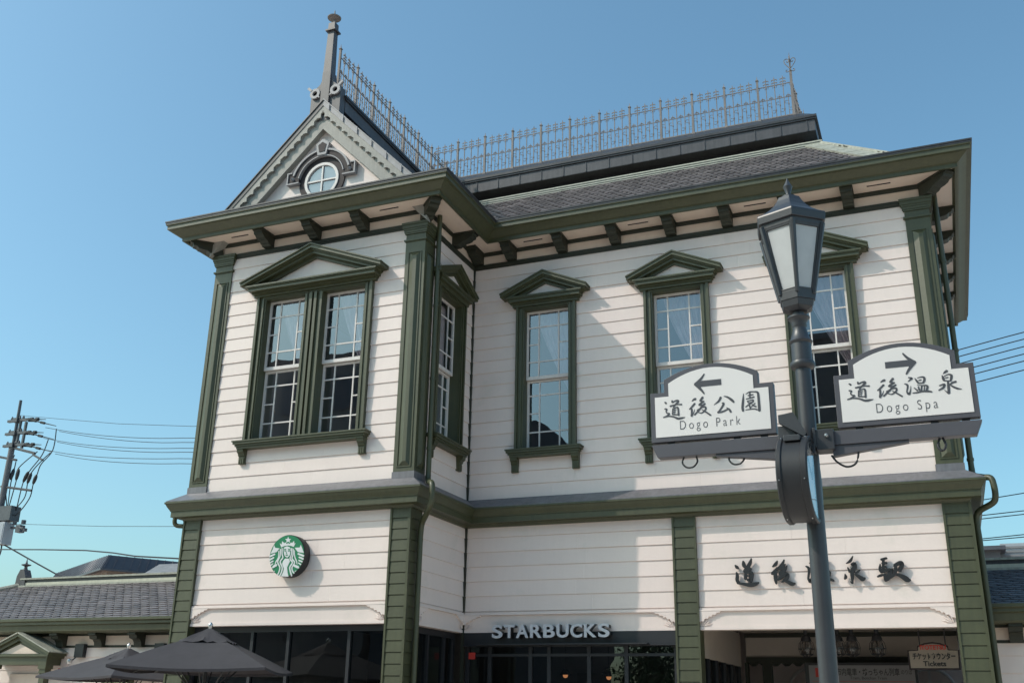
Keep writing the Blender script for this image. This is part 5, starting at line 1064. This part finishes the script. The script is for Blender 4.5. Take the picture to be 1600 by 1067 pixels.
# ================================================================== charcoal parasols
def parasol(loc, rz, label, half=1.36, h=2.57):
    t = thing("parasol", label, "parasol", loc, "cafe parasols", rz)
    drop = .50 if half > .98 else .44
    b = MB(); n = 10
    for k in range(4):
        a0, a1 = math.pi/4 + k*math.pi/2, math.pi/4 + (k+1)*math.pi/2
        c0 = Vector((half*math.sqrt(2)*math.cos(a0), half*math.sqrt(2)*math.sin(a0), h-drop)); c1 = Vector((half*math.sqrt(2)*math.cos(a1), half*math.sqrt(2)*math.sin(a1), h-drop))
        top_ = Vector((0,0,h-.03)); rows = []
        for i in range(n+1):
            f = i/n; row = []
            for j in range(9):
                g_ = j/8; p = top_.lerp(c0.lerp(c1, g_), f); p.z -= .05*math.sin(math.pi*g_)*f*(1-.25*f) ; p.z += .012*math.sin(math.pi*f); row.append(b.pt(p))
            rows.append(row)
        for A_, B_ in zip(rows, rows[1:]):
            for j in range(8): b.fidx([A_[j], A_[j+1], B_[j+1], B_[j]])
        # hanging valance hem
        hem = [b.pt(c0.lerp(c1, j/8) + Vector((0,0,-.035 - .05*math.sin(math.pi*j/8)*.75))) for j in range(9)]
        for j in range(8): b.fidx([rows[-1][j], rows[-1][j+1], hem[j+1], hem[j]])
    o = b.build("canopy", PARASOL, t, smooth=True)
    b = MB()   # vent cap with slack folds
    rows = []
    for i in range(6):
        f = i/5; row = []
        for k in range(32):
            a = 2*math.pi*k/32 + math.pi/4; sq = 1/max(abs(math.cos(a)), abs(math.sin(a)))
            r = (.03 + half*.30*f)*sq; z = h - .015 - .185*f**.95 + (.016*math.sin(k*2.7+i) + .01*math.sin(k*5.1))*f
            row.append(b.pt((r*math.cos(a), r*math.sin(a), z + .03)))
        rows.append(row)
    for A_, B_ in zip(rows, rows[1:]):
        for k in range(32): j = (k+1) % 32; b.fidx([A_[k], A_[j], B_[j], B_[k]])
    b.fidx(rows[0]); b.build("vent_cap", PARASOL, o, smooth=True)
    b = MB(); b.lathe([(.025, h), (.022, h+.03), (.035, h+.055), (.030, h+.08), (.008, h+.10)], n=12); b.build("finial", STEEL, o, smooth=True)
    b = MB(); b.tube([(0,0,0), (0,0,h-.03)], .027, 12); b.lathe([(.3, 0), (.3, .06), (.05, .09)], n=20); b.build("pole", SHOPDARK, t, smooth=True)
    b = MB()
    for k in range(8):
        a = math.pi/4*k; r = half*(math.sqrt(2) if k % 2 else 1)*.97
        e = Vector((r*math.cos(a), r*math.sin(a), h-drop-.06 if not k % 2 else h-drop-.03)); b.tube([(0,0,h-.12), e], .011, 5)
        m_ = Vector((0,0,h-.12)).lerp(e, .5); b.tube([(0,0,h-.95), m_], .010, 5)
    b.build("rib", SHOPDARK, t)
    return t
parasol((-2.25, -3.25, 0), R(24), "charcoal square parasol in front of the left wing's dark shop window", .99, 2.58)
parasol((-5.6, -1.05, 0), R(-11), "charcoal square parasol further back in front of the left annex wall", .97, 2.47)

# ================================================================== utility pole
up_ = thing("utility_pole", "grey concrete utility pole crowded with crossarms and cable joints at the left edge", "utility pole", (-28.8, 16.0, 0))
b = MB(); b.tube([(0,0,0), (0,0,11.7)], [.165, .12], 14); b.build("pole", POLECONC, up_, smooth=True)
b = MB(); b.tube([(.05,0,11.6), (.0,0,13.85)], [.075, .06], 10); b.box(-.1,.14,-.08,.08,11.7,11.9); b.build("top_extension", POLEGREY, up_, smooth=True)
ins = lambda b, p, q, r=.075: b.tube([Vector(p).lerp(Vector(q), f) for f in (0,.15,.16,.3,.31,.45,.46,.6,.61,.8,1)], [.02, .02, r, r, .025, .025, r, r, .025, .02, .015], 7)
for z, dz in ((12.95, -.22), (12.38, -.2), (11.86, -.15)):
    b = MB(); b.box(-.5, .72, -.06, .06, z-.05, z+.05); b.box(-.12, .14, -.14, .14, z-.09, z+.09)
    for x in (-.3, .15, .35): b.lathe([(.03, z+.05), (.055, z+.07), (.05, z+.12), (.03, z+.16), (.02, z+.2)], (x, 0, 0), 8)
    a = b.build("crossarm", POLEGREY, up_)
    b = MB(); ins(b, (.5, .1, z), (1.12, .0, z-.08)); ins(b, (.72, -.1, z-.02), (1.75, -.1, z-.13)); ins(b, (.9, -.25, z-.08), (2.55, -.25, z-.52), .055); b.build("insulator", CLOCKPAINT, a)
b = MB(); b.box(.52, .60, -.05, .05, 11.7, 12.85); b.box(.2, .27, -.05, .05, 11.95, 12.95); b.build("spacer_bar", POLEGREY, up_)
b = MB(); b.tube([(.1, 0, 11.75), (1.6, -.2, 11.35)], .055, 6); b.tube([(1.5,-.2,11.3), (2.2,-.3,11.0)], .045, 6); b.tube([(-1.5, 0, 11.6), (.4, 0, 11.2)], .05, 6); b.tube([(-.2, 0, 10.12), (1.55, 0, 9.84)], .05, 6); b.tube([(-1.3,0,12.0), (-.9,0,11.95)], .05, 6); b.build("side_arm", POLEGREY, up_)
b = MB()
sp = [((1.6,-.1,11.45),(.60,0,10.85),(.60,0,10.35),(.45,0,9.2)), ((2.2,-.2,11.9),(2.0,-.2,11.25),(1.25,0,10.68),(1.0,0,10.2),(.9,0,9.05)), ((2.5,-.25,11.3),(2.1,-.25,11.0),(1.38,0,10.62),(1.26,0,10.15),(1.2,0,9.5),(.4,0,8.75)), ((2.6,-.25,12.3),(2.6,-.25,11.4),(2.1,-.25,10.85),(1.70,0,10.5),(1.58,0,10.1),(1.5,0,9.5),(.9,0,8.85),(.0,0,8.7)), ((.0,.2,11.5),(-.22,.2,10.9),(-.15,.1,10.4),(.35,0,9.2)), ((.15,.2,11.2),(.12,.2,10.6),(.2,.1,10.2),(.4,.0,9.1))]
for s in sp: b.tube(smoothpts(list(s), 6), .022, 6)
b.tube(smoothpts([(-.3,0,8.6),(.3,-.1,8.75),(.9,-.1,8.85)], 5), .03, 6); b.tube(smoothpts([(.45,0,7.7),(.4,0,7.2),(-.2,0,6.9)], 5), .03, 6); b.tube(smoothpts([(.3,0,7.7),(.25,0,7.3),(-.3,0,7.0)], 5), .03, 6)
b.build("drop_cable", WIRE, up_, smooth=True)
for p, q in (((.62,0,10.82),(.58,0,10.33)), ((1.2,0,10.66),(1.0,0,10.22)), ((1.36,0,10.6),(1.25,0,10.15)), ((1.68,0,10.5),(1.57,0,10.1)), ((-.24,.2,10.9),(-.16,.1,10.42)), ((.12,.2,10.9),(.14,.1,10.4))):
    b = MB(); b.tube([Vector(p).lerp(Vector(q), f) for f in (0,.2,.5,.85,1)], [.03, .07, .08, .06, .03], 8); b.build("cable_joint", RUBBER, up_, smooth=True)
b = MB(); b.box(-.1, .88, -.25, .25, 8.62, 9.22); b.build("switch_box", POLEGREY, up_)
b = MB(); b.box(.26, .74, -.3, .2, 7.66, 8.55); b.box(.30, .70, -.315, -.30, 7.74, 8.48); b.build("transformer_box", POLEBOX, up_, bevel=.04)
b = MB(); b.tube([(.8,0,8.35), (1.3,-.1,8.3), (1.7,-.2,8.25)], .05, 6); b.box(1.2, 1.45, -.15, .1, 8.12, 8.42); b.lathe([(.09,-.08),(.09,.08)], (1.65,-.2,8.5), 8); b.lathe([(.08,-.06),(.08,.06)], (1.8,-.2,8.18), 8); b.lathe([(.08,-.06),(.08,.06)], (.95,0,8.52), 8); b.build("cable_clamp", POLEGREY, up_)

# overhead wires
def wire(label, pts, r=.012):
    b = MB(); b.tube(smoothpts(pts, 3), r, 5); return tag(b.build("overhead_wire", WIRE, smooth=True), label, "wire", "overhead wires behind the station")
zl = [(12.5, 10.45, 9.16, 9.35), (12.27, 10.29, 9.01, 9.18), (12.04, 10.08, 8.85, 8.99), (11.81, 9.94, 8.69, 8.83), (11.57, 9.71, 8.54, 8.66), (11.31, 9.53, 8.35, 8.47)]
ordn = ["topmost", "second from the top", "third from the top", "third from the bottom", "second from the bottom", "bottom"]
def span(a, b_, c, x0):
    pts = [(x0, 16, a)]
    h = lambda x: (lambda t: (2*t**3-3*t*t+1)*b_ + (t**3-2*t*t+t)*24.65*-.135 + (-2*t**3+3*t*t)*c + (t**3-t*t)*24.65*.145)((x+16.7)/24.65)
    w_ = -16.7 - x0; hl_ = lambda t: (2*t**3-3*t*t+1)*a + (t**3-2*t*t+t)*w_*-.26 + (-2*t**3+3*t*t)*b_ + (t**3-t*t)*w_*-.135
    for t in (.2, .4, .6, .8): pts.append((x0 + w_*t, 16 - 3*t, hl_(t)))
    for k in range(13):
        x = -16.7 + 24.65*k/12; pts.append((x, 13 - 5*k/12 + (1.2*math.sin(math.pi*k/12)), h(x)))
    for k in range(1, 9):
        d_ = k*3; pts.append((7.95 + d_, 8 - d_*.08, c + .145*d_ + .004*d_*d_))
    return pts
for i, (a, b_, c, d) in enumerate(zl):
    wire("black wire, %s of the six between the pole and the station" % ordn[i], span(a, b_, c, -27.1 + (.8 if i % 2 else 0)))
wire("hair thin wire from the very top of the utility pole", [(-28.86, 16, 13.2), (-16.79, 13, 10.88), (-4, 9.9, 9.6), (6, 9, 9.3)], .009)
wire("faint wire crossing the sky low beside the left band cornice", [(-27.9, 16, 8.5), (-17.0, 13, 7.37), (-4, 10, 6.6), (6, 9.6, 6.5)], .009)
wire("thick black cable above the brick building's roof", [(-30, 16, 7.55), (-18.88, 8+3.0, 6.35), (-12.47, 8, 5.44), (-2, 7, 5.0)], .024)
wire("thick black stay wire slanting down from the utility pole to the annex ridge", [(-28.3, 16, 7.7), (-24.9, 16, 6.29), (-21, 16, 4.8)], .03)
wire("black cable low at the left edge beside the ridge finial", [(-34, 15, 6.4), (-28, 12, 5.2), (-20, 10, 4.6)], .03)
for i, (a, b_) in enumerate([(5.89, 5.95), (5.57, 5.60), (5.50, 5.53), (5.10, 5.13), (5.06, 5.08)]):
    wire(["single wire right of the station just below the band cornice", "upper of the middle pair of wires right of the downpipe", "lower of the middle pair of wires right of the downpipe", "upper of the lowest pair of wires right of the station", "lower of the lowest pair of wires right of the station"][i], [(2.1, 8.6, a-(b_-a)*10), (8.1, 8, a), (14.1, 7.4, a+(b_-a)*10.5), (26, 6.2, a+(b_-a)*32)], .010)

# ================================================================== buildings far behind
bb = thing("brick_building", "brown brick building with a dark standing seam mansard roof beyond the left annex", "brick building", (-26.2, 19.4, 0), rotz=math.atan2(.86, .51))
b = MB(); b.box(.35, 13, .35, 9, 0, 7.10); b.build("wall", BRICK, bb)
b = MB(); b.extr([(0,0,7.1),(13.4,0,7.1),(13.4,9.4,7.1),(0,9.4,7.1)], [(.35,.35,7.72),(13.05,.35,7.72),(13.05,9.05,7.72),(.35,9.05,7.72)]); rf = b.build("roof", SEAM, bb)
b = MB()
for k in range(38): b.tube([(.1+k*.36, -.01, 7.11), (.42+k*.342, .35, 7.73)], .022, 4)
for k in range(27): b.tube([(-.01, .1+k*.35, 7.11), (.35, .42+k*.325, 7.73)], .022, 4)
b.box(-.04, 13.44, -.04, .0, 7.02, 7.10); b.box(-.04, 0, 0, 9.44, 7.02, 7.10)
b.build("standing_seam", SEAM, rf)
b = MB(); b.lathe([(.2, 7.7), (.2, 7.95), (.42, 8.0), (.38, 8.08), (.08, 8.16)], (4.4, 1.2, 0), 10); b.build("roof_vent", GREYROOF, rf)
hb = thing("tiled_house", "grey tiled roof slope of a small brown house between brick building and station", "house", (-17, 12, 0))
b = MB(); b.box(-2.2, 4, .6, 6, 0, 5.2); b.build("wall", BRICK, hb)
b = MB(); b.yz([(0, 4.55), (3.4, 6.5), (6.8, 4.55), (6.8, 4.43), (3.4, 6.36), (0, 4.43)], -2.6, 4.4); b.build("roof", GREYROOF, hb)
rb = thing("grey_house", "pale grey building top with horizontal slats at the far right behind the annex", "building", (14, 30, 0))
b = MB(); b.box(-4.72, 6, 0, 8, 0, 8.2); rbw = b.build("wall", POLEBOX, rb)
b = MB()
for k in range(6): b.box(-4.76, 6, -.05, -.001, 7.2+k*.16, 7.28+k*.16)
b.build("slat", GREYROOF, rbw)
db = thing("dark_roofed_house", "dark flat roofed house just right of the downpipe behind the annex", "building", (7, 29, 0))
b = MB(); b.box(-9, 2.2, 0, 8, 0, 7.8); b.build("wall", RENDERED2, db); b = MB(); b.box(-9.2, 2.4, -.3, 8.2, 7.8, 7.95); b.build("roof", SEAM, db)

# ================================================================== street opposite the station (behind the camera; seen in the windows)
def block(name, label, x0, x1, y0, y1, h, m, floors, steps=()):
    t = thing(name, label, "building", ((x0+x1)/2, y0, 0), "buildings across the street"); cx_ = (x0+x1)/2
    b = MB(); b.box(x0-cx_, x1-cx_, y1-y0, 0, 0, h); b.box(x0-cx_-.15, x1-cx_+.15, y1-y0-.1, .15, h, h+.3)
    for a, c, z in steps: b.box(a-cx_, c-cx_, y1-y0+1, -1, h+.3, z)
    w = b.build("wall", m, t)
    b = MB(); n = max(2, int((x1-x0)/2.6))
    for f in range(floors):
        for k in range(n):
            xx = x0-cx_ + (k+.5)*(x1-x0)/n; z = 1.0 + f*h/floors
            b.box(xx-.75, xx+.75, .001, .06, z, z+h/floors*.5)
    b.build("windows_row", SEAM, t)
    return t
block("terrace_block", "tall grey building across the street reflected in the left wing windows", -30, -17.5, -30, -42, 18.0, RENDERED, 5)
block("tower_block", "narrow dark stepped tower across the street reflected in the first main window", -17, -9.9, -30, -40, 12.6, RENDERED2, 4, ((-14.5, -10.9, 15.4),))
block("terrace_block", "broad brown building across the street reflected in the right hand windows", .5, 13, -30, -42, 17.6, RENDERED, 5)
def tree(loc, h, r, label):
    t = thing("street_tree", label, "tree", loc, "trees across the street")
    b = MB(); b.tube([(0,0,0), (.05,.02,h*.3), (.02,.05,h*.6), (0,0,h*.85)], [.16, .12, .08, .03], 8)
    for k in range(6):
        a = k*1.05; b.tube([(0,0,h*(.35+.07*k)), (r*.6*math.cos(a), r*.6*math.sin(a), h*(.5+.07*k))], [.06, .02], 5)
    b.build("trunk", BARK, t, smooth=True)
    b = MB(); rnd = random.Random(3 + int(loc[0]*7))
    cl = [(rnd.uniform(-r,r)*.7, rnd.uniform(-r,r)*.7, h*rnd.uniform(.42,.92), rnd.uniform(.35,.6)*r) for _ in range(22)]
    for cx_, cy2, cz_, cr_ in cl:
        for _ in range(130):
            d = Vector((rnd.gauss(0,1), rnd.gauss(0,1), rnd.gauss(0,1))).normalized()*cr_*rnd.uniform(.5,1)**.5; p = Vector((cx_,cy2,cz_)) + d
            a = Vector((rnd.gauss(0,1), rnd.gauss(0,1), rnd.gauss(0,1))).normalized()*.11; c = d.normalized().cross(a)*1.0
            b.face([p-a, p+c*.6, p+a, p-c*.6])
    b.build("crown", LEAF, t)
tree((-2.4, -21, 0), 5.2, 1.7, "bushy street tree reflected in the right part of the shop glass"); tree((3.5, -24, 0), 6, 2.0, "larger street tree standing across the road behind the lamp")
